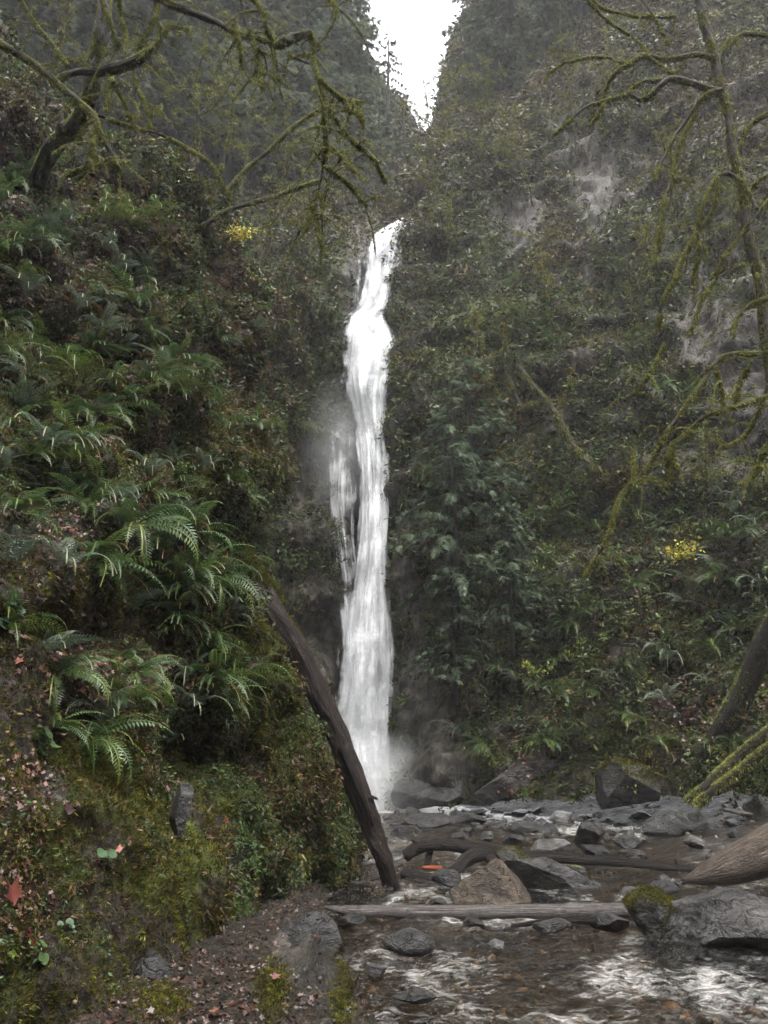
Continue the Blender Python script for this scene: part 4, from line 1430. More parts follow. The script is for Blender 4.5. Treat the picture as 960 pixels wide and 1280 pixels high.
# tree on the near slope whose limbs hang into the top of the view
YL = 9.0
bl = P(95, 215, YL + 1.2)
lt = empty("mossy_tree", tuple(bl))
tag(lt, "gnarled moss-hung tree on the fern slope, its crooked limbs reaching over the gorge", "tree")
branch_obj(lt, bl, [(150, -60, 14), (135, -20, 15), (128, 30, 15), (118, 80, 16), (112, 120, 17), (100, 148, 19, .4), (80, 170, 20, 1.4), (60, 195, 21, 2.8), (42, 240, 22, 4.4), (30, 290, 24, 5.4)], YL + .4, 1, "trunk", .15, (1500, .03, .15), 10, .3, 0, M_BARK_DARK)
LT = [
    ([(-60, 20, 16), (-20, 45, 16), (10, 60, 15), (50, 85, 15), (90, 120, 14), (115, 142, 13), (125, 165, 12), (140, 195, 10), (150, 214, 7)], -.8, 3),
    ([(75, 97, 14), (95, 90, 14), (120, 90, 20), (150, 84, 22), (175, 72, 22), (195, 55, 10), (212, 28, 6)], -.1, 4),
    ([(78, 222, 9), (100, 212, 10), (130, 203, 9), (162, 202, 4)], -.5, 1),
    ([(110, 140, 8), (140, 150, 7), (170, 160, 6), (200, 168, 7), (232, 184, 7), (262, 203, 6), (276, 226, 4), (288, 250, 2)], .6, 2),
    ([(130, -10, 14), (180, -8, 15), (230, 12, 15), (270, 28, 15), (298, 42, 11), (325, 48, 8), (348, 56, 9)], -.2, 5),
    ([(344, 56, 9), (352, 54, 21), (366, 48, 20), (384, 42, 15), (391, 48, 9), (391, 68, 8), (397, 92, 8), (404, 115, 7), (406, 140, 8), (407, 170, 7), (405, 200, 6), (400, 230, 5), (390, 260, 4), (383, 288, 2)], -.5, 6),
    ([(362, 66, 7), (372, 74, 6), (386, 80, 5)], -.5, 0),
    ([(400, 98, 6), (416, 114, 7), (430, 124, 9), (446, 127, 8), (452, 136, 4)], -.5, 2),
    ([(430, 122, 7), (438, 137, 8), (450, 143, 6), (453, 154, 4)], -.5, 1),
    ([(405, 130, 5), (420, 150, 6), (440, 175, 7), (458, 190, 9), (470, 203, 6), (482, 228, 2)], -.4, 3),
    ([(408, 180, 5), (424, 192, 5), (440, 210, 4), (458, 226, 2)], -.6, 2),
    ([(407, 208, 4), (420, 218, 6), (440, 235, 4), (464, 266, 2)], -.5, 2),
    ([(399, 240, 3), (405, 256, 4), (401, 270, 2)], -.5, 1), ([(388, 268, 3), (376, 285, 3), (366, 305, 1.5)], -.5, 1), ([(392, 255, 3), (398, 290, 2), (408, 322, 1.5)], -.5, 1),
    ([(300, -10, 9), (306, 20, 8), (316, 50, 7), (324, 82, 5), (328, 112, 2)], -.3, 3), ([(290, -10, 7), (318, 0, 8), (330, 18, 7), (336, 42, 6), (346, 56, 4)], -.4, 2), ([(292, 30, 6), (300, 60, 5), (303, 90, 3)], -.3, 2),
    ([(322, 60, 4), (331, 72, 4), (334, 90, 2)], -.3, 1), ([(145, -20, 6), (152, 20, 5), (158, 45, 5), (156, 65, 3)], -.3, 2), ([(140, 98, 4), (135, 120, 3), (132, 145, 2)], -.2, 1), ([(140, 98, 4), (152, 120, 3), (166, 155, 2)], -.3, 1),
    ([(165, 80, 4), (172, 110, 3), (182, 130, 3), (189, 160, 2)], -.3, 1), ([(112, 140, 10), (116, 165, 8), (117, 190, 6), (120, 215, 3)], -.5, 1), ([(20, -10, 6), (45, 30, 6), (70, 60, 4), (86, 82, 3)], .3, 1),
    ([(405, -20, 5), (412, 0, 6), (420, 8, 6), (419, 24, 4)], -.4, 1), ([(415, -4, 6), (430, -2, 5), (440, 2, 3)], -.4, 0), ([(120, -20, 4), (142, 40, 3), (150, 60, 2)], .1, 1), ([(200, -20, 5), (195, 20, 4), (180, 50, 3), (172, 60, 2)], .1, 1),
]
for k, (pts, dy, tw) in enumerate(LT):
    branch_obj(lt, bl, pts, YL + dy, 10 + k, "branch", .12, (1500, .017, .45), 7, .35, tw)

# thin saplings leaning over the gully
for k, (pts, Y, lab) in enumerate([
        ([(284, 240, 5), (300, 220, 5), (318, 203, 5), (340, 185, 5), (365, 160, 4), (402, 135, 3)], 15.5, "thin mossy sapling leaning steeply up towards the hanging limb"),
        ([(255, 282, 6), (275, 268, 6), (300, 258, 5), (340, 247, 5), (380, 232, 4), (402, 225, 2)], 15.2, "thin mossy sapling bent almost level above the yellow leaves"),
        ([(276, 215, 4), (281, 195, 4), (288, 165, 4), (289, 140, 4), (293, 118, 2)], 15.0, "short upright broken sapling beside the two leaning ones")]):
    w, r = px_path(pts, Y)
    root = empty("bare_sapling", tuple(w[0]))
    tag(root, lab, "sapling")
    branch_obj(root, w[0], pts, Y, 70 + k, "stem", 0, (400, .03, .2), 6, .2, 4)

# maple on the far bank
YR = 13.0
w0 = P(1002, 1012, 14.2)
rt = empty("mossy_maple", tuple(w0))
tag(rt, "tall bare maple with yellow-green moss on crooked branches before the far cliff", "tree")
branch_obj(rt, w0, [(860, -60, 7), (870, -20, 8), (875, 10, 8), (883, 40, 9), (893, 72, 9), (899, 105, 9), (911, 145, 9), (915, 185, 10), (928, 235, 10), (934, 290, 11), (949, 350, 12), (957, 420, 13), (970, 520, 15), (980, 640, 20), (990, 780, 26), (999, 900, 30), (1004, 1020, 42, 1.2)],
           YR, 100, "trunk", 0, (420, .035, .25), 10, .35, 0, M_TWIG)
RT = [
    ([(893, 72, 9), (870, 68, 8), (850, 72, 9), (830, 74, 9), (812, 71, 9), (800, 70, 9), (790, 78, 7), (775, 86, 6), (765, 95, 5), (758, 108, 4), (750, 128, 2)], 0, 4),
    ([(790, 76, 4), (775, 78, 4), (760, 72, 4), (740, 71, 4), (710, 78, 3), (686, 90, 2)], 0, 3),
    ([(900, 114, 12), (882, 110, 11), (865, 104, 11), (850, 100, 11), (835, 99, 11), (825, 108, 10), (812, 120, 9), (800, 124, 9), (785, 118, 8), (770, 122, 7), (750, 128, 6), (730, 135, 5), (710, 153, 4), (692, 169, 2)], -.2, 5),
    ([(828, 100, 5), (805, 102, 5), (790, 110, 4), (780, 120, 3)], -.2, 2), ([(755, 129, 4), (746, 145, 4), (736, 158, 2)], -.2, 1),
    ([(902, 112, 8), (885, 117, 7), (872, 130, 7), (858, 150, 7), (842, 172, 7), (832, 192, 6), (822, 210, 5), (817, 226, 3)], -.5, 8),
    ([(868, 142, 5), (850, 180, 5), (840, 220, 4), (830, 250, 4), (826, 280, 3), (825, 310, 2)], -.6, 5),
    ([(985, 125, 9), (960, 142, 8), (945, 150, 7), (932, 165, 6), (926, 182, 5)], .2, 1),
    ([(946, 262, 8), (935, 240, 7), (925, 225, 7), (907, 217, 8), (895, 222, 6), (885, 240, 5), (876, 262, 4), (873, 288, 2)], -.4, 4),
    ([(897, 222, 4), (893, 258, 5), (880, 280, 6), (865, 300, 7), (852, 325, 7), (843, 348, 7), (832, 368, 6), (826, 388, 5), (824, 412, 3)], -.6, 6),
    ([(873, 290, 4), (873, 320, 4), (868, 345, 4), (868, 378, 2)], -.6, 3), ([(830, 430, 4), (815, 460, 4), (802, 480, 4), (788, 497, 2)], -.6, 3),
    ([(980, 438, 8), (965, 440, 8), (940, 442, 8), (912, 443, 8), (895, 452, 10), (880, 476, 10), (862, 500, 9), (845, 525, 8), (830, 545, 8), (818, 570, 8), (803, 592, 9), (788, 606, 10), (775, 622, 9), (768, 642, 8), (762, 665, 6), (750, 690, 5), (736, 710, 4), (722, 736, 2)], -1.0, 10),
    ([(960, 495, 8), (930, 505, 7), (905, 512, 7), (880, 522, 7), (860, 540, 7), (840, 558, 6), (832, 582, 3)], -.9, 4),
    ([(790, 606, 6), (792, 588, 6), (790, 562, 5)], -1.0, 1), ([(975, 540, 8), (955, 562, 8), (950, 580, 7), (940, 596, 6), (922, 606, 3)], -1.4, 2),
    ([(985, 355, 8), (960, 372, 8), (940, 380, 7), (922, 396, 6), (915, 422, 3)], -.8, 3), ([(985, 50, 7), (960, 44, 7), (930, 42, 7), (918, 50, 6), (905, 70, 6), (896, 85, 5)], .3, 2),
    ([(720, -20, 3), (735, 0, 4), (760, 26, 4), (790, 46, 4), (816, 70, 3)], .4, 2), ([(735, -10, 3), (750, 8, 4), (780, 18, 4), (820, 22, 4), (845, 20, 3)], .6, 3), ([(790, -20, 3), (818, 22, 4), (836, 56, 2)], .5, 2),
    ([(812, 72, 4), (835, 88, 3), (850, 100, 3)], .1, 1), ([(945, 300, 7), (930, 275, 6), (932, 250, 5), (948, 225, 5), (975, 215, 5)], .2, 2), ([(960, 480, 7), (945, 520, 6), (930, 545, 5), (905, 560, 3)], -.5, 4),
    ([(894, 80, 5), (905, 60, 5), (912, 45, 4)], .1, 0), ([(905, 512, 5), (900, 480, 5), (893, 455, 4)], -.9, 1), ([(940, 450, 5), (925, 480, 4), (915, 530, 2)], -.9, 4), ([(842, 555, 4), (838, 600, 3)], -.9, 1),
    ([(960, 250, 5), (930, 290, 4), (905, 320, 4), (895, 345, 2)], -.3, 4), ([(930, 330, 5), (900, 345, 4), (880, 370, 3), (862, 420, 2)], -.4, 4),
]
MOSS_R = pal((0.22, 0.235, 0.055), (0.3, 0.3, 0.09), (0.15, 0.155, 0.04), (0.09, 0.09, 0.03))
for k, (pts, dy, tw) in enumerate(RT):
    branch_obj(rt, w0, pts, YR + dy, 110 + k, "branch", .12, (900, .022, .4), 7, .3, tw, None, MOSS_R)


# bare bushes and young trees on the cliff
def bare_tree(name, px, py, Y, H, seed, label, cat, group=None, lean=(0, 0), thick=.05, mossy=.4, col=MOSS_R):
    r = np.random.default_rng(seed)
    b = P(px, py, Y)
    root = empty(name, tuple(b))
    tag(root, label, cat, group)
    tb, tb2 = Tubes(), Tubes()
    g = Geo()
    n = 6
    pts = [np.zeros(3)]
    for i in range(n):
        pts.append(pts[-1] + np.array([lean[0] + r.normal(0, .12), lean[1] + r.normal(0, .12), 1]) * H / n)
    pts[0] = pts[0] - np.array([0, 0, .3])
    c, rr = tb.add(pts, np.linspace(thick, thick * .15, n + 1), 6, .2, .15, seed)
    moss_on(g, c, rr, 60 * mossy, .06, .5, col, 0)

    def rec(tbx, c, rr, depth, ln):
        for k in range(6 if depth == 0 else 3):
            i = r.integers(int(len(c) * .25), len(c))
            az = r.uniform(0, 6.28); el = r.uniform(-.1, .9)
            d = np.array([math.cos(az) * math.cos(el), math.sin(az) * math.cos(el), math.sin(el)])
            l = ln * r.uniform(.5, 1.1)
            q = [c[i], c[i] + d * l * .4 + r.normal(0, .05 * l, 3), c[i] + d * l * .75 + r.normal(0, .08 * l, 3), c[i] + d * l + np.array([0, 0, -.15 * l])]
            c2, r2 = tbx.add(q, np.array([.5, .35, .22, .1]) * rr[i] + .004, 4, .15, .1, seed)
            moss_on(g, c2, r2, 40 * mossy, .05, .6, col, 0)
            if depth < 2:
                rec(tbx, c2, r2, depth + 1, l * .6)
    for _ in range(2):
        rec(tb2, c, rr, 0, H * .36)
    link("trunk", tb.mesh("trunk", [M_TWIG]), root)
    link("crown", tb2.mesh("crown", [M_TWIG]), root)
    if g.n:
        link("moss_fringe", g.mesh("moss_fringe", [M_MOSS]), root)
    return root


GB = "bare young trees on the far cliff"
for k, (px, py, H, lab, lx) in enumerate([
        (548, 250, 5.5, "pale bare sapling standing against the sky gap by the lip of the falls", -.1), (600, 215, 5, "bare twiggy tree at the rim right above the falls", .1), (665, 250, 4.5, "bare bush under the dark overhang ledge", -.2), (720, 190, 5, "grey twiggy bush on the cliff rim over the pale rock streak", 0),
        (770, 160, 5, "bare tree behind the two long mossy maple branches", -.1), (690, 420, 3.5, "low twiggy bush on the green shelf of the cliff", -.2), (790, 420, 4, "bare bush in the gap between the drooping maple branches", .1), (840, 270, 4, "bare sapling just behind the maple trunk's moss fringe", 0),
        (910, 330, 4, "twiggy tree on the pale rock behind the maple trunk", .1), (630, 520, 3.5, "bare moss-fringed bush above the hemlocks", -.2), (880, 640, 3, "twiggy shrub above the yellow-leaved shrub", 0), (560, 330, 3, "short bare bush on the wall just beyond the falls' upper drop", 0)]):
    pt, nn = S_C.at(px, py)
    bare_tree("bare_tree", px, py, pt[1] - .2, H, 300 + k, lab, "bare tree", GB, (lx, -.25), .045, .5)
for k, (px, py, Y, H, lab) in enumerate([
        (232, 235, 20, 6, "bare hazy sapling at the brow of the fern slope"), (330, 330, 24, 5, "bare bush at the brow above the gully"), (385, 300, 33, 6, "grey bare tree in the haze beyond the yellow leaves"), (300, 240, 33, 8, "tall bare tree dim in the haze behind the leaning saplings"),
        (430, 260, 36, 6, "bare thicket tree just above the falls lip"), (60, 120, 17, 6, "bare tree on the upper slope behind the mossy trunk")]):
    bare_tree("bare_tree", px, py, Y, H, 340 + k, lab, "bare tree", "bare trees on the ridge beyond the slope", (.05, 0), .06, .5)
print("branches", time.time() - T0)

# ------------------------------------------------------------------ shrubs with yellow leaves
def leafy_shrub(S, px, py, size, seed, label, colr, cat="shrub", name="yellow_leaved_shrub", nl=60, lsz=.07, off=.5):
    r = np.random.default_rng(seed)
    p, nn = S.at(px, py)
    root = empty(name, tuple(p))
    tag(root, label, cat)
    tb, g = Tubes(), Geo()
    pos = []
    for k in range(7):
        d = nn * off + np.array([r.normal(0, .5), r.normal(0, .2), r.uniform(.1, .9)])
        d = d / np.linalg.norm(d) * size * r.uniform(.6, 1.2)
        q = [np.zeros(3), d * .5 + r.normal(0, .05, 3), d - np.array([0, 0, size * .15])]
        c, rr = tb.add(q, [.015, .01, .004], 4, .1, .1, seed)
        for _ in range(nl // 7 + 1):
            pos.append(c[r.integers(len(c) // 3, len(c))] + r.normal(0, size * .08, 3))
    n = len(pos)
    scatter(g, T_LEAF1, np.array(pos), rand_rot(n), lsz * RNG.uniform(.7, 1.4, n), pick(colr, n))
    link("stem", tb.mesh("stem", [M_TWIG]), root)
    link("foliage", g.mesh("foliage", [M_LEAF]), root)


leafy_shrub(S_C, 850, 700, .9, 1, "yellow-leaved shrub, brightest on the far cliff, under the long mossy branch", YELLOW, nl=150, lsz=.12)
leafy_shrub(S_C, 722, 818, .6, 2, "small yellow-green shrub over the cliff foot", YELLOW * np.array([.7, .9, 1]), nl=90, lsz=.11)
leafy_shrub(S_C, 662, 850, .9, 3, "pale yellow speckled shrub near the cliff foot", YELLOW * np.array([.6, .8, 1]), nl=120, lsz=.1)
leafy_shrub(S_C, 575, 805, .6, 4, "tiny yellow-green sprig nearest the falls", YELLOW * np.array([.5, .8, 1]), nl=25, lsz=.09)
leafy_shrub(S_C, 960, 850, .7, 5, "yellow sprig behind the thick leaning trunk", YELLOW * .7, nl=25)
leafy_shrub(S_H, 285, 300, .8, 6, "low shrub with amber leaves on the brow of the fern slope", YELLOW, nl=170, lsz=.08)
leafy_shrub(S_H, 338, 378, .5, 7, "little yellow-leaved sprig on the wall below the amber shrub", YELLOW, nl=35, lsz=.07)
leafy_shrub(S_H, 315, 350, .4, 8, "topmost tiny yellow sprig beside the gully edge", YELLOW, nl=20, lsz=.07)
leafy_shrub(S_C, 812, 800, .8, 9, "red-leaved bramble patch on the far cliff", pal((.25, .06, .05), (.2, .08, .06), (.12, .05, .03)), "bramble", "red_bramble", 60, .09)
leafy_shrub(S_C, 700, 905, .9, 10, "rusty bramble low over the far bank", pal((.2, .08, .05), (.12, .05, .03)), "bramble", "rusty_bramble", 60, .08)

# ------------------------------------------------------------------ logs
def log(name, pts, Y0, label, cat, mat, sides=16, rough=.12, ragged=.15, seed=0, moss=None, parts=(), seg=.06):
    w, r = px_path(pts, Y0)
    base = w[0]
    tb = Tubes()
    c, rr = tb.add(w, r, sides, seg, rough, seed, ragged)
    me = mesh_from(name, np.vstack(tb.V) - base, np.vstack(tb.F), None, [mat], None, True, np.vstack(tb.U))
    o = link(name, me)
    o.location = tuple(base)
    tag(o, label, cat)
    if moss:
        g = Geo(); moss_on(g, c, rr, *moss, MOSS_BR, 0)
        gm = g.mesh("moss_fringe", [M_MOSS]); recenter(gm, base)
        link("moss_fringe", gm, o)
    for k, (nm, pp, mt) in enumerate(parts):
        w2, r2 = px_path(pp, Y0)
        t2 = Tubes(); t2.add(w2, r2, 10, .05, rough * 1.3, seed + k + 1, ragged * .3)
        m2 = mesh_from(nm, np.vstack(t2.V) - base, np.vstack(t2.F), None, [mt or mat], None, True, np.vstack(t2.U))
        link(nm, m2, o)
    return o


log("fallen_log", [(408, 1134, 4), (425, 1137, 9), (460, 1139, 13), (560, 1140, 15), (680, 1139, 15), (740, 1138, 15), (805, 1137, 15)], 10.5, "straight peeled grey log lying level across the stream against the big boulder", "log", M_WOOD_GREY, 16, .05, .05, 1)
log("driftwood_branch", [(508, 1069, 14), (522, 1060, 13), (540, 1056, 14), (562, 1056, 15), (600, 1062, 16), (660, 1070, 13), (720, 1074, 12), (800, 1080, 10), (884, 1090, 7)], 14.3, "long black crooked branch with a fork lying across the rapids", "branch", M_BARK_DARK, 12, .16, .06, 2, None,
    [("fork", [(622, 1066, 13, 0), (600, 1068, 14, -.1), (584, 1074, 15, -.3), (568, 1088, 14, -.5), (548, 1099, 14, -.7), (530, 1098, 13, -.8), (504, 1091, 12, -.7)], None),
     ("snapped_prong", [(526, 1060, 8, 0), (521, 1053, 6, 0), (516, 1049, 4, 0)], None), ("snapped_prong", [(540, 1057, 9, 0), (536, 1070, 9, 0), (534, 1084, 7, -.1)], None), ("snapped_prong", [(600, 1066, 12, 0), (625, 1080, 12, -.2), (650, 1086, 9, -.3)], None),
     ("snapped_prong", [(846, 1082, 4, 0), (844, 1074, 3, 0)], None)])
lg = log("leaning_log", [(312, 702, 12, .3), (328, 732, 20, -.1), (346, 768, 25, -.3), (373, 820, 27, -.25), (406, 888, 27, -.1), (437, 958, 27, 0), (461, 1024, 25, 0), (477, 1068, 21, 0), (490, 1108, 17, .2), (496, 1126, 13, .3)], 12.7,
         "dark rotting trunk leaning from the mossy slope down into the stream", "log", M_BARK_RED, 22, .26, .2, 3, None, [
             ("bark_flap", [(360, 800, 14, -.22), (385, 850, 12, -.26), (405, 890, 5, -.3)], None), ("bark_flap", [(430, 935, 10, -.22), (450, 985, 10, -.24), (466, 1030, 4, -.2)], None), ("branch_stub", [(452, 1000, 7, -.1), (463, 996, 5, -.1), (470, 998, 3, -.1)], None),
             ("bark_flap", [(410, 870, 8, -.1), (428, 915, 9, -.1), (440, 940, 4, -.1)], None)])
wl, rl = px_path([(304, 698, 14, .0), (334, 750, 31, -.15), (364, 812, 33, -.1), (385, 856, 30, 0)], 12.7)
g = Geo(); moss_on(g, catmull(wl, 40) + np.array([.05, 0, .08]), np.interp(np.linspace(0, 1, 40), np.linspace(0, 1, 4), rl) * .85, 260, .05, .5, MOSSC, 0)
gm = g.mesh("moss_fringe", [M_MOSS]); recenter(gm, np.array(lg.location)); link("moss_fringe", gm, lg)
log("fallen_tree_log", [(858, 1100, 8), (880, 1094, 22), (910, 1084, 38), (950, 1068, 50), (1000, 1046, 54), (1100, 1000, 56)], 11.6, "thick bare brown trunk resting behind the slate boulder, one end pointed", "log", M_WOOD_BROWN, 22, .06, .1, 4)
log("leaning_tree_log", [(1050, 600, 27, -3.0), (1010, 690, 28, -2.2), (972, 770, 28, -1.4), (938, 845, 29, -.7), (914, 895, 30, -.3), (893, 938, 31, 0.2), (884, 958, 32, .5)], 20.2, "thick dark trunk leaning against the far bank with moss on its upper edge", "log", M_BARK_DARK, 16, .15, .2, 5, (260, .06, .3), seg=.15)
log("mossy_pole", [(1030, 862, 13, -1), (1000, 884, 13, -.7), (960, 915, 13, -.3), (920, 948, 12, 0), (890, 975, 11, .1), (860, 1000, 8, .2)], 18.6, "upper of two green mossy poles slanting down the far bank", "log", M_BARK_MOSS, 10, .12, .05, 6, (330, .05, .2), seg=.12)
log("mossy_pole", [(1040, 885, 12, -1), (1000, 908, 12, -.7), (960, 936, 12, -.3), (925, 963, 11, 0), (895, 985, 10, .1), (872, 1004, 8, .2)], 18.3, "lower of two green mossy poles slanting down the far bank", "log", M_BARK_MOSS, 10, .12, .05, 7, (330, .05, .2), seg=.12)
log("sunken_branch", [(640, 1158, 3), (680, 1152, 7), (730, 1150, 8), (770, 1152, 6)], 9.9, "dark wet branch half sunk just downstream of the level log", "branch", M_BARK_DARK, 8, .15, .03, 8)
log("fallen_pole", [(398, 1082, 5), (420, 1080, 6), (444, 1080, 6), (470, 1079, 4)], 14.6, "thin grey stick crossing behind the foot of the leaning trunk", "stick", M_WOOD_GREY, 7, .1, .02, 9)
log("fallen_pole", [(905, 1012, 4), (925, 1016, 5), (940, 1018, 4)], 17.5, "short pale stick on the leafy far bank", "stick", M_WOOD_GREY, 7, .1, .02, 10)
log("wood_chunk", [(528, 1084, 3), (536, 1085, 6), (546, 1085, 6), (552, 1084, 3)], 13.9, "short orange splintered piece of wood caught under the black branch", "wood", mat_bark("orange_wood", (.3, .07, .03), (.5, .14, .06), -.5, .5), 6, .1, .02, 11)
log("mossy_stump", [(478, 1085, 12), (478, 1072, 11), (480, 1058, 9), (482, 1048, 4)], 14.8, "short dark stub standing in the rapids beyond the leaning trunk", "stump", M_BARK_DARK, 9, .25, .05, 12)
for k, (pts, lab, mt) in enumerate([
        ([(628, 405, 5), (634, 440, 8), (638, 480, 8), (655, 512, 6)], "pale mossy snag standing on the cliff above the hemlocks", M_TWIG), ([(642, 440, 5), (658, 472, 9), (692, 512, 8), (716, 556, 9), (748, 590, 4)], "pale fallen trunk sloping down the middle of the far cliff", M_TWIG),
        ([(650, 514, 5), (664, 505, 6), (685, 502, 6), (702, 503, 5), (697, 515, 5), (700, 535, 3)], "bright mossy crooked limb curling out from the middle of the far cliff", M_BARK_MOSS)]):
    pt, _ = S_C.at(pts[0][0], pts[0][1]); pt2, _ = S_C.at(pts[-1][0], pts[-1][1])
    Ys = np.linspace(pt[1], pt2[1], len(pts)) - .8
    w, r = px_path([(a, b, c_, y - Ys[0]) for (a, b, c_), y in zip(pts, Ys)], Ys[0])
    r = r * .75
    tb = Tubes(); c, rr = tb.add(w, r, 10, .1, .45, k)
    o = link("dead_trunk", mesh_from("dead_trunk", np.vstack(tb.V) - w[0], np.vstack(tb.F), None, [mt], None, True, np.vstack(tb.U)))
    o.location = tuple(w[0]); tag(o, lab, "dead trunk")
    g = Geo(); moss_on(g, c, rr, 60, .08, .6, MOSS_R * .55, 0); gm = g.mesh("moss_fringe", [M_MOSS]); recenter(gm, w[0]); link("moss_fringe", gm, o)

# ------------------------------------------------------------------ rocks
def ico(sub):
    bm = bmesh.new(); bmesh.ops.create_icosphere(bm, subdivisions=sub, radius=1)
    V = np.array([v.co[:] for v in bm.verts]); Fz = np.array([[v.index for v in f.verts] for f in bm.faces]); bm.free()
    return V, Fz


ICO4, ICO5 = ico(4), ico(6)


def rock_mesh(name, seed, mat, cuts=14, base=None, size=(1, 1, 1), layers=0.0, hi=False, under=0.0):
    r = np.random.default_rng(seed)
    V, Fz = ICO5 if hi else ICO4
    V = V.copy() * 1.25
    for _ in range(cuts):
        nrm = r.normal(0, 1, 3); nrm /= np.linalg.norm(nrm)
        h = r.uniform(.62, .95)
        dd = V @ nrm - h
        V = V - np.maximum(dd, 0)[:, None] * nrm * .96
    V = V * np.array(size)
    m = min(size)
    nr = V / np.linalg.norm(V, axis=1)[:, None]
    V = V + nr * (fbm(V, m * .7, 5, seed) * .1 * m + (ridged(V, m * .5, 3, seed + .5) - .4) * .05 * m)[:, None]
    if under:
        k = np.clip(.25 - V[:, 2] / size[2], 0, 1)
        V[:, :2] *= (1 - under * k)[:, None]
    if layers:
        t = V[:, 2] * 7 / max(size[2], .1) + fbm(V, m * .5, 4, seed, .6) * 3.0 + V[:, 0] * 1.5
        V = V + nr * ((np.abs((t % 1) - .5) * 2) ** 2 * layers * m)[:, None]
    return mesh_from(name, V, Fz, None, [mat], None, True)


def rock(px, py, Yc, wpx, hpx, seed, label, mat, name="boulder", depth=1.0, rot=(0, 0, 0), group=None, me=None, cat=None, layers=0, hi=False, sink=0.0, under=0.0):
    c = P(px, py, Yc)
    dist = math.hypot(Yc, c[2] - CAM_Z)
    sx, sz = wpx / 2 / F_PX * dist, hpx / 2 / F_PX * dist
    if me is None:
        me = rock_mesh(name, seed, mat, size=(sx, (sx + sz) / 2 * depth, sz), layers=layers, hi=hi, under=under)
        o = link(name, me)
    else:
        o = link(name, me)
        o.scale = (sx, (sx + sz) / 2 * depth, sz)
    o.location = tuple(c - np.array([0, 0, sink]))
    o.rotation_euler = rot
    tag(o, label, cat or name, group)
    return o


def moss_rock(o, n, size, colr=MOSSC, thr=.2):
    me = o.data
    V = np.empty(len(me.vertices) * 3, dtype=np.float32); me.vertices.foreach_get("co", V); V = V.reshape(-1, 3)
    Nv = np.empty(len(me.vertices) * 3, dtype=np.float32); me.vertices.foreach_get("normal", Nv); Nv = Nv.reshape(-1, 3)
    w = np.clip(Nv[:, 2] - thr + fbm(V, .3, 3, 5.0) * .8, 0, 1)
    w /= w.sum()
    i = RNG.choice(len(V), n, p=w)
    g = Geo(); scatter(g, T_TUFT, V[i].astype(float), frames(Nv[i] + UPV * .2 + RNG.normal(0, .4, (n, 3)), RNG.uniform(0, 6.28, n)), size * RNG.uniform(.5, 1.4, n), pick(colr, n))
    link("moss_fringe", g.mesh("moss_fringe", [M_MOSS]), o)


rock(912, 1172, 9.9, 256, 98, 31, "large layered slate boulder in the stream with a mossy upstream corner", M_SLATE, "slate_boulder", .95, (-.05, .03, .12), cat="boulder", layers=.05, hi=True, under=.3)
moss_rock(rock(822, 1146, 10.0, 64, 50, 12, "mossy rock corner wedged between the level log's end and the slate boulder", M_ROCKM, "mossy_rock", 1.0, cat="rock", hi=True), 2500, 0.03, MOSSC, 0.1)
rock(700, 1104, 12.9, 150, 44, 13, "pale wet slab tilting into the water under the black branch", M_SLATE, "stone_slab", .8, (0, .30, .1), cat="slab", hi=True)
moss_rock(rock(655, 1092, 13.3, 60, 40, 14, "dark block with bright moss at the head of the tilted slab", M_ROCKM, "mossy_block", 1.0, (0, .5, 0), cat="rock", hi=True), 900, 0.03, MOSSC, 0.2)
rock(622, 1118, 11.7, 92, 60, 15, "brown pyramid-shaped rock just behind the level log", mat_rock("brown_stone", .5, .36, .45, (1.0, .78, .55)), "pyramid_rock", .9, (0, .25, .5), cat="rock", hi=True)
moss_rock(rock(782, 980, 22.0, 84, 62, 16, "big rounded boulder capped with moss at the foot of the far cliff", M_ROCKM, "mossy_boulder", .9, (0, 0, .2), cat="boulder", hi=True), 3000, 0.06, MOSSC, 0.1)
rock(650, 975, 24.6, 130, 26, 17, "long grey slab sloping down to the pool from the far cliff", M_SLATE, "rock_ledge", .8, (0, -.5, -.2), cat="ledge", hi=True)
rock(552, 985, 26.2, 96, 50, 18, "misty grey rock mass at the edge of the plunge pool", M_SLATE, "pool_rock", .8, (0, -.2, 0), cat="rock", hi=True)
rock(226, 1012, 7.0, 26, 60, 19, "upright grey stone outcrop poking from the moss of the near slope", M_SLATE, "stone_outcrop", 1.0, (.1, .1, .3), cat="stone", hi=True)
rock(376, 1200, 7.0, 74, 84, 20, "dark blocky rock at the edge of the path above the stream", M_ROCK, "path_edge_rock", 1.0, (.1, .2, .5), cat="rock", hi=True)
rock(392, 1216, 6.7, 30, 36, 21, "small light grey stone leaning on the dark path-edge rock", M_SLATE, "grey_stone", 1.0, (.3, .2, .5), cat="stone")
rock(180, 1212, 5.8, 56, 34, 22, "low grey rock half buried in the path", M_ROCK, "buried_rock", .9, (.1, .1, .2), cat="rock", hi=True)
rock(40, 748, 6.3, 30, 12, 24, "flat pale grey stone lying on the moss of the fern slope", M_ROCKP, "flat_stone", 1.2, (.1, .15, 0), cat="stone")
rock(512, 1178, 9.0, 50, 26, 25, "dark low rock awash in the shallow run below the level log", M_ROCK, "awash_rock", 1.2, (0, 0, .9), cat="rock")
rock(562, 1100, 13.1, 36, 22, 26, "small angular rock inside the crook of the black branch", M_ROCK, "angular_rock", 1, (0, 0, .5), cat="rock")
rock(520, 1245, 7.0, 46, 12, 27, "brown stone just under the water near the path bank", M_ROCK, "sunken_rock", 1.4, (0, 0, .9), cat="rock")
rv = [rock_mesh("rock", 200 + k, M_ROCK) for k in range(5)]
rvm = [rock_mesh("rock", 210 + k, M_ROCKM) for k in range(3)]
rvs = [rock_mesh("rock", 220 + k, M_ROCKP) for k in range(2)]
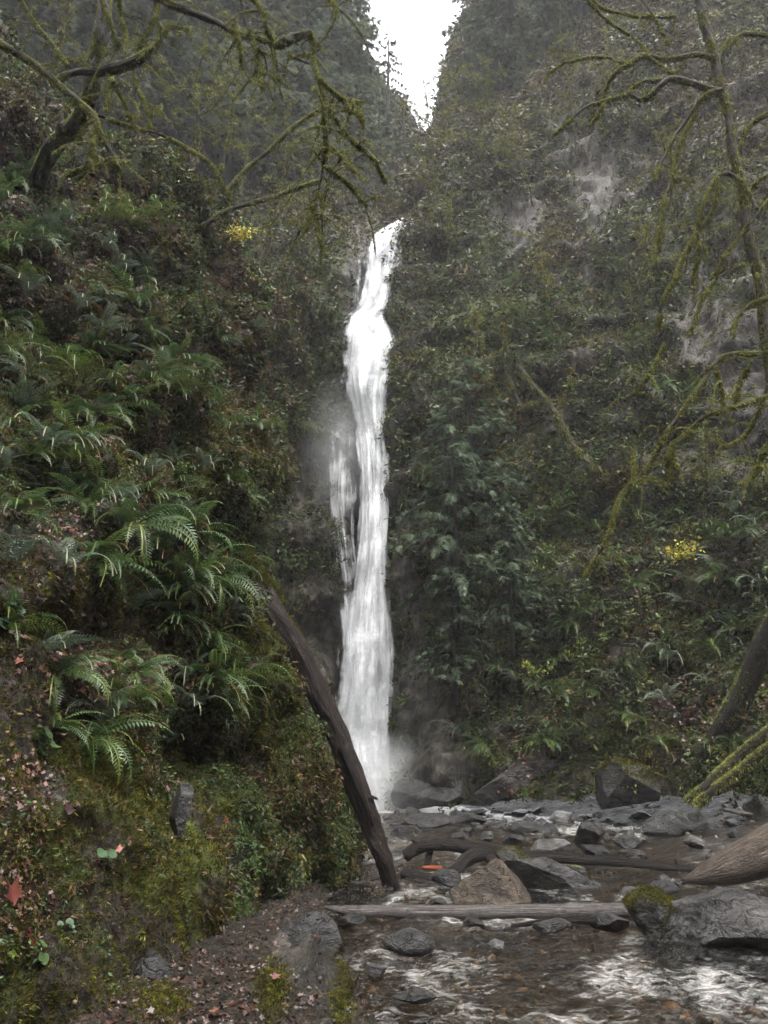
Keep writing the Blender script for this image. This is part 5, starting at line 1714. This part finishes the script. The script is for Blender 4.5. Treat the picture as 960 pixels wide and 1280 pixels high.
named = [
    (540, 1026, 60, 22, 0, "widest dark rock at the outflow of the plunge pool"), (512, 1032, 26, 12, 0, "small dark rock nearest the falls' foot"), (582, 1024, 44, 16, 0, "low dark rock between the outflow rock and the mossy boulder"), (700, 1022, 40, 18, 2, "pale rock on the far shore"),
    (735, 1044, 52, 30, 0, "blunt dark rock splitting the white riffle"), (690, 1060, 60, 22, 2, "bleached cracked rock just above the black branch"), (742, 1064, 36, 20, 0, "round dark rock just above the black branch"), (768, 1016, 42, 24, 0, "dark rock under the moss-capped boulder"),
    (805, 1024, 36, 20, 0, "blocky rock on the far shore below the moss-capped boulder"), (842, 1036, 60, 34, 1, "mossy rock at the end of the white riffle"), (872, 1030, 50, 26, 1, "low mossy rock below the slanting mossy poles"), (868, 1052, 28, 16, 2, "nearly white stone beside the mossy riffle rock"),
    (892, 1018, 34, 22, 1, "green stone right under the mossy poles' ends"), (845, 1012, 22, 10, 2, "tiny pale stone between the shore rocks"), (640, 1050, 40, 14, 0, "flat dark rock in the middle of the rapids"), (655, 1034, 44, 14, 0, "flat rock upstream of the middle rapids rock"),
    (610, 1046, 30, 12, 1, "greenish cobble just upstream of the black branch"), (575, 1046, 30, 12, 0, "dark cobble in the quick water beyond the branch's crook"), (785, 1054, 34, 20, 0, "dark rock at the tail of the riffle"), (950, 1030, 34, 60, 1, "upright mossy rock at the far bank's edge"),
    (600, 1014, 30, 10, 0, "low rock at the back of the plunge pool"), (650, 1016, 30, 10, 0, "flat stone on the pool's far shore"), (438, 1150, 40, 14, 0, "dark rock by the pointed end of the level log"), (760, 1152, 56, 22, 0, "dark rock between the level log and the slate boulder"),
    (690, 1158, 40, 14, 0, "wave-washed rock under the middle of the level log"), (590, 1152, 30, 12, 0, "small rock just downstream of the level log"), (470, 1212, 26, 14, 0, "small brown rock in the shallows by the path bank"), (620, 1180, 24, 9, 2, "white pebble shining in the calm brown run"),
    (360, 1128, 20, 9, 2, "bright white pebble on the leafy bank"), (545, 1130, 30, 14, 0, "rock behind the pointed half of the level log"),
]
for k, (px, py, w, h, kind, lab) in enumerate(named):
    Yg = ground_Y(py + h * .2, 0.05 if py > 1008 else .2)
    me = [rv, rvm, rvs][kind][k % [5, 3, 2][kind]]
    rock(px, py, min(Yg, 27), w, h * 0.95, k, lab, None, "rock", .9, (RNG.normal(0, .1), RNG.normal(0, .1), RNG.uniform(0, 3)), "rocks in the stream", me, "rock")
cnt = 0
while cnt < 130:
    y = RNG.uniform(12, 26); x = RNG.uniform(-1.5, np.interp(y, sy, sx) + 2.5)
    q = np.array([x, y, np.interp(x - np.interp(y, sy, sx), [0, 3], [0, .5])])
    a, b, _ = proj(q)
    if not (480 < a[0] < 960 and 1008 < b[0] < 1120) or (b[0] > 1040 and (a[0] < 720 or RNG.random() < .6)):
        continue
    s = RNG.uniform(.07, .22) * (1 if RNG.random() > .15 else 1.5)
    kind = RNG.choice([0, 0, 0, 1, 2] if a[0] > 700 else [0, 0, 0, 0, 2])
    me = [rv, rvm, rv][kind][cnt % 3]
    o = link("cobble", me); o.location = tuple(q); o.scale = (s, s * RNG.uniform(.7, 1), s * RNG.uniform(.5, .8)); o.rotation_euler = (RNG.normal(0, .1), RNG.normal(0, .1), RNG.uniform(0, 6))
    tag(o, "fist to head sized dark cobble strewn in the rapids below the falls", "cobble", "cobbles in the rapids below the falls"); cnt += 1

# ------------------------------------------------------------------ small plants and big leaves on the near slope
def leaf_mesh(name, seed, col):
    V, Fz, S = tmpl_maple(seed)
    V = np.array(V)
    return mesh_from(name, V, Fz, np.array(col)[None] * S[:, None], [M_LITTER])


for k, (px, py, s, c, tilt, lab) in enumerate([
        (10, 1122, .11, (.26, .06, .035), (1.1, .2, .6), "large rust-red maple leaf, upper of two hanging at the slope's edge"), (30, 1172, .1, (.2, .045, .03), (1.2, -.3, 2.4), "large rust-red maple leaf, lower of two hanging at the slope's edge"),
        (150, 1062, .05, (.42, .07, .03), (.9, .3, 1.0), "small bright orange leaf stuck above the green ground plant"), (86, 1012, .085, (.07, .03, .028), (1.2, .4, .3), "dark purple-brown leaf folded on the moss"), (20, 1008, .05, (.3, .2, .18), (1, 0, 1), "pale pink dead leaf lying over a green plant"),
        (222, 980, .06, (.4, .36, .36), (.6, .1, 1), "pale papery leaf on top of the grey stone outcrop"), (208, 985, .05, (.3, .14, .15), (.9, .4, 2), "pinkish leaf beside the papery one on the stone outcrop"), (108, 905, .06, (.18, .07, .04), (.9, .2, 0), "brown curled leaf under the small fern"),
        (26, 826, .05, (.4, .1, .04), (.9, .3, .5), "small orange leaf near the mossy stone on the fern slope"), (252, 512, .09, (.45, .12, .06), (1, .3, .4), "upper of two orange leaves on the dark face beside the gully"), (278, 534, .11, (.4, .1, .05), (1, .2, 1.4), "lower of two orange leaves on the dark face beside the gully"),
        (190, 1272, .04, (.4, .34, .32), (.2, .1, 1), "pale leaf lying on the path"), (270, 1268, .045, (.3, .12, .08), (.3, .1, 2), "brown-pink leaf lying on the path near the moss patch"), (345, 1225, .05, (.25, .1, .07), (.3, .3, 0), "reddish leaf on the path by the edge rock")]):
    S = S_B if py > 1200 and px > 100 else S_H
    p, nn = S.at(px, py)
    o = link("fallen_leaf", leaf_mesh("fallen_leaf", 900 + k, tuple(x * .36 for x in c)))
    o.location = tuple(p + nn * .05)
    R3 = frames(np.array([nn * 1.0 + UPV * .3 + RNG.normal(0, .15, 3)]), np.array([tilt[2]]))[0]
    from mathutils import Matrix
    o.rotation_euler = Matrix(R3.tolist()).to_euler()
    o.scale = (s,) * 3
    tag(o, lab, "leaf")


def small_plant(px, py, seed, size, nl, label, c):
    r = np.random.default_rng(seed)
    p, nn = S_H.at(px, py)
    root = empty("small_plant", tuple(p))
    tag(root, label, "small plant")
    g, tb = Geo(), Tubes()
    for k in range(nl):
        d = nn * r.uniform(.4, 1) + np.array([r.normal(0, .5), r.normal(0, .3), r.normal(.2, .4)])
        d = d / np.linalg.norm(d) * size * r.uniform(.5, 1.2)
        tb.add([np.zeros(3), d * .5 + UPV * size * .1, d], [.002, .0018, .0015], 4, .01, 0, 0)
        a = np.linspace(0, 2 * math.pi, 10, endpoint=False)
        rad = size * .3 * r.uniform(.7, 1.2) * (1 + .12 * np.cos(a * 2) - .15 * np.cos(a))
        zz = (nn + UPV * .5 + r.normal(0, .3, 3))[None]
        M3 = frames(zz, np.array([r.uniform(0, 6)]))[0]
        ring = np.stack([np.cos(a) * rad, np.sin(a) * rad, size * .05 * np.cos(a * 2)], 1)
        V = np.vstack([[0, 0, -size * .06], ring]) @ M3.T + d
        g.add(V, [(0, i + 1, (i + 1) % 10 + 1) for i in range(10)], np.array(c) * r.uniform(.35, .7))
    link("stem", tb.mesh("stem", [M_TWIG]), root)
    link("foliage", g.mesh("foliage", [M_FERN]), root)


small_plant(78, 1165, 1, .09, 6, "round-leaved pale green plant low on the near slope above the path", (.12, .2, .12))
small_plant(130, 1075, 2, .1, 9, "green rosette plant beneath the small orange leaf", (.06, .14, .04))
small_plant(28, 1012, 3, .09, 5, "bright green leafy plant next to the purple-brown leaf", (.07, .17, .04))
small_plant(42, 1198, 4, .09, 10, "light green leafy tuft at the foot of the near slope", (.09, .15, .05))
small_plant(48, 930, 5, .12, 16, "green sprawling plant under the small orange leaf on the slope", (.07, .12, .045))
small_plant(8, 1195, 6, .07, 6, "yellow-green plant at the very edge by the path", (.12, .16, .03))
small_plant(145, 880, 7, .14, 5, "thin-stemmed plant with a few leaves above the mossy brow", (.08, .13, .05))
small_plant(10, 760, 8, .14, 18, "glossy green leafy clump beside the flat grey stone", (.06, .12, .06))
print("all", time.time() - T0)
# ------------------------------------------------------------------ light
world = bpy.data.worlds.new("World")
scene.world = world
world.use_nodes = True
nt = world.node_tree
nt.nodes.clear()
sky = N(nt, 'ShaderNodeTexSky', sky_type='NISHITA', sun_disc=False)
sky.sun_elevation = R(70)
sky.sun_rotation = R(150)
sky.air_density = 1.0
sky.dust_density = 4.0
hs = N(nt, 'ShaderNodeHueSaturation', ins={'Saturation': 0.1})
L(nt, sky.outputs[0], hs.inputs['Color'])
bg = N(nt, 'ShaderNodeBackground', ins={'Strength': 0.15})
L(nt, hs.outputs[0], bg.inputs['Color'])
wo = N(nt, 'ShaderNodeOutputWorld')
L(nt, bg.outputs[0], wo.inputs['Surface'])
sd = bpy.data.lights.new("sun", 'SUN')
sd.energy = 1.0
sd.angle = R(40)
sd.color = (1.0, 0.97, 0.92)
so = bpy.data.objects.new("sun", sd)
COL.objects.link(so)
# same direction as the sky's sun: rotation measured clockwise from +Y
el, az = sky.sun_elevation, sky.sun_rotation
dirv = Vector((math.sin(az) * math.cos(el), math.cos(az) * math.cos(el), math.sin(el)))
so.rotation_euler = dirv.to_track_quat('Z', 'Y').to_euler()
scene.view_settings.view_transform = 'Standard'
scene.view_settings.look = 'None'
scene.view_settings.exposure = 2.4
scene.view_settings.gamma = 1
cy = scene.cycles
cy.max_bounces = 6
cy.diffuse_bounces = 3
cy.glossy_bounces = 2
cy.transmission_bounces = 3
cy.volume_bounces = 1
cy.transparent_max_bounces = 12
cy.use_adaptive_sampling = True
cy.adaptive_threshold = 0.03
cy.use_denoising = True
cy.volume_step_rate = 2.0
cy.volume_max_steps = 128
# fit the air box round everything that was built
bpy.context.view_layer.update()
lo, hi = np.full(3, 1e9), np.full(3, -1e9)
for o in COL.objects:
    if o.type == 'MESH' and o.name != 'haze':
        for c in o.bound_box:
            w = np.array(o.matrix_world @ Vector(c))
            lo, hi = np.minimum(lo, w), np.maximum(hi, w)
lo -= 1.0
hi += 1.0
ho.location = tuple((lo + hi) / 2)
ho.scale = tuple(hi - lo)
print("bounds", lo, hi, "tris", sum(len(m.polygons) for m in bpy.data.meshes), "script", time.time() - T0)
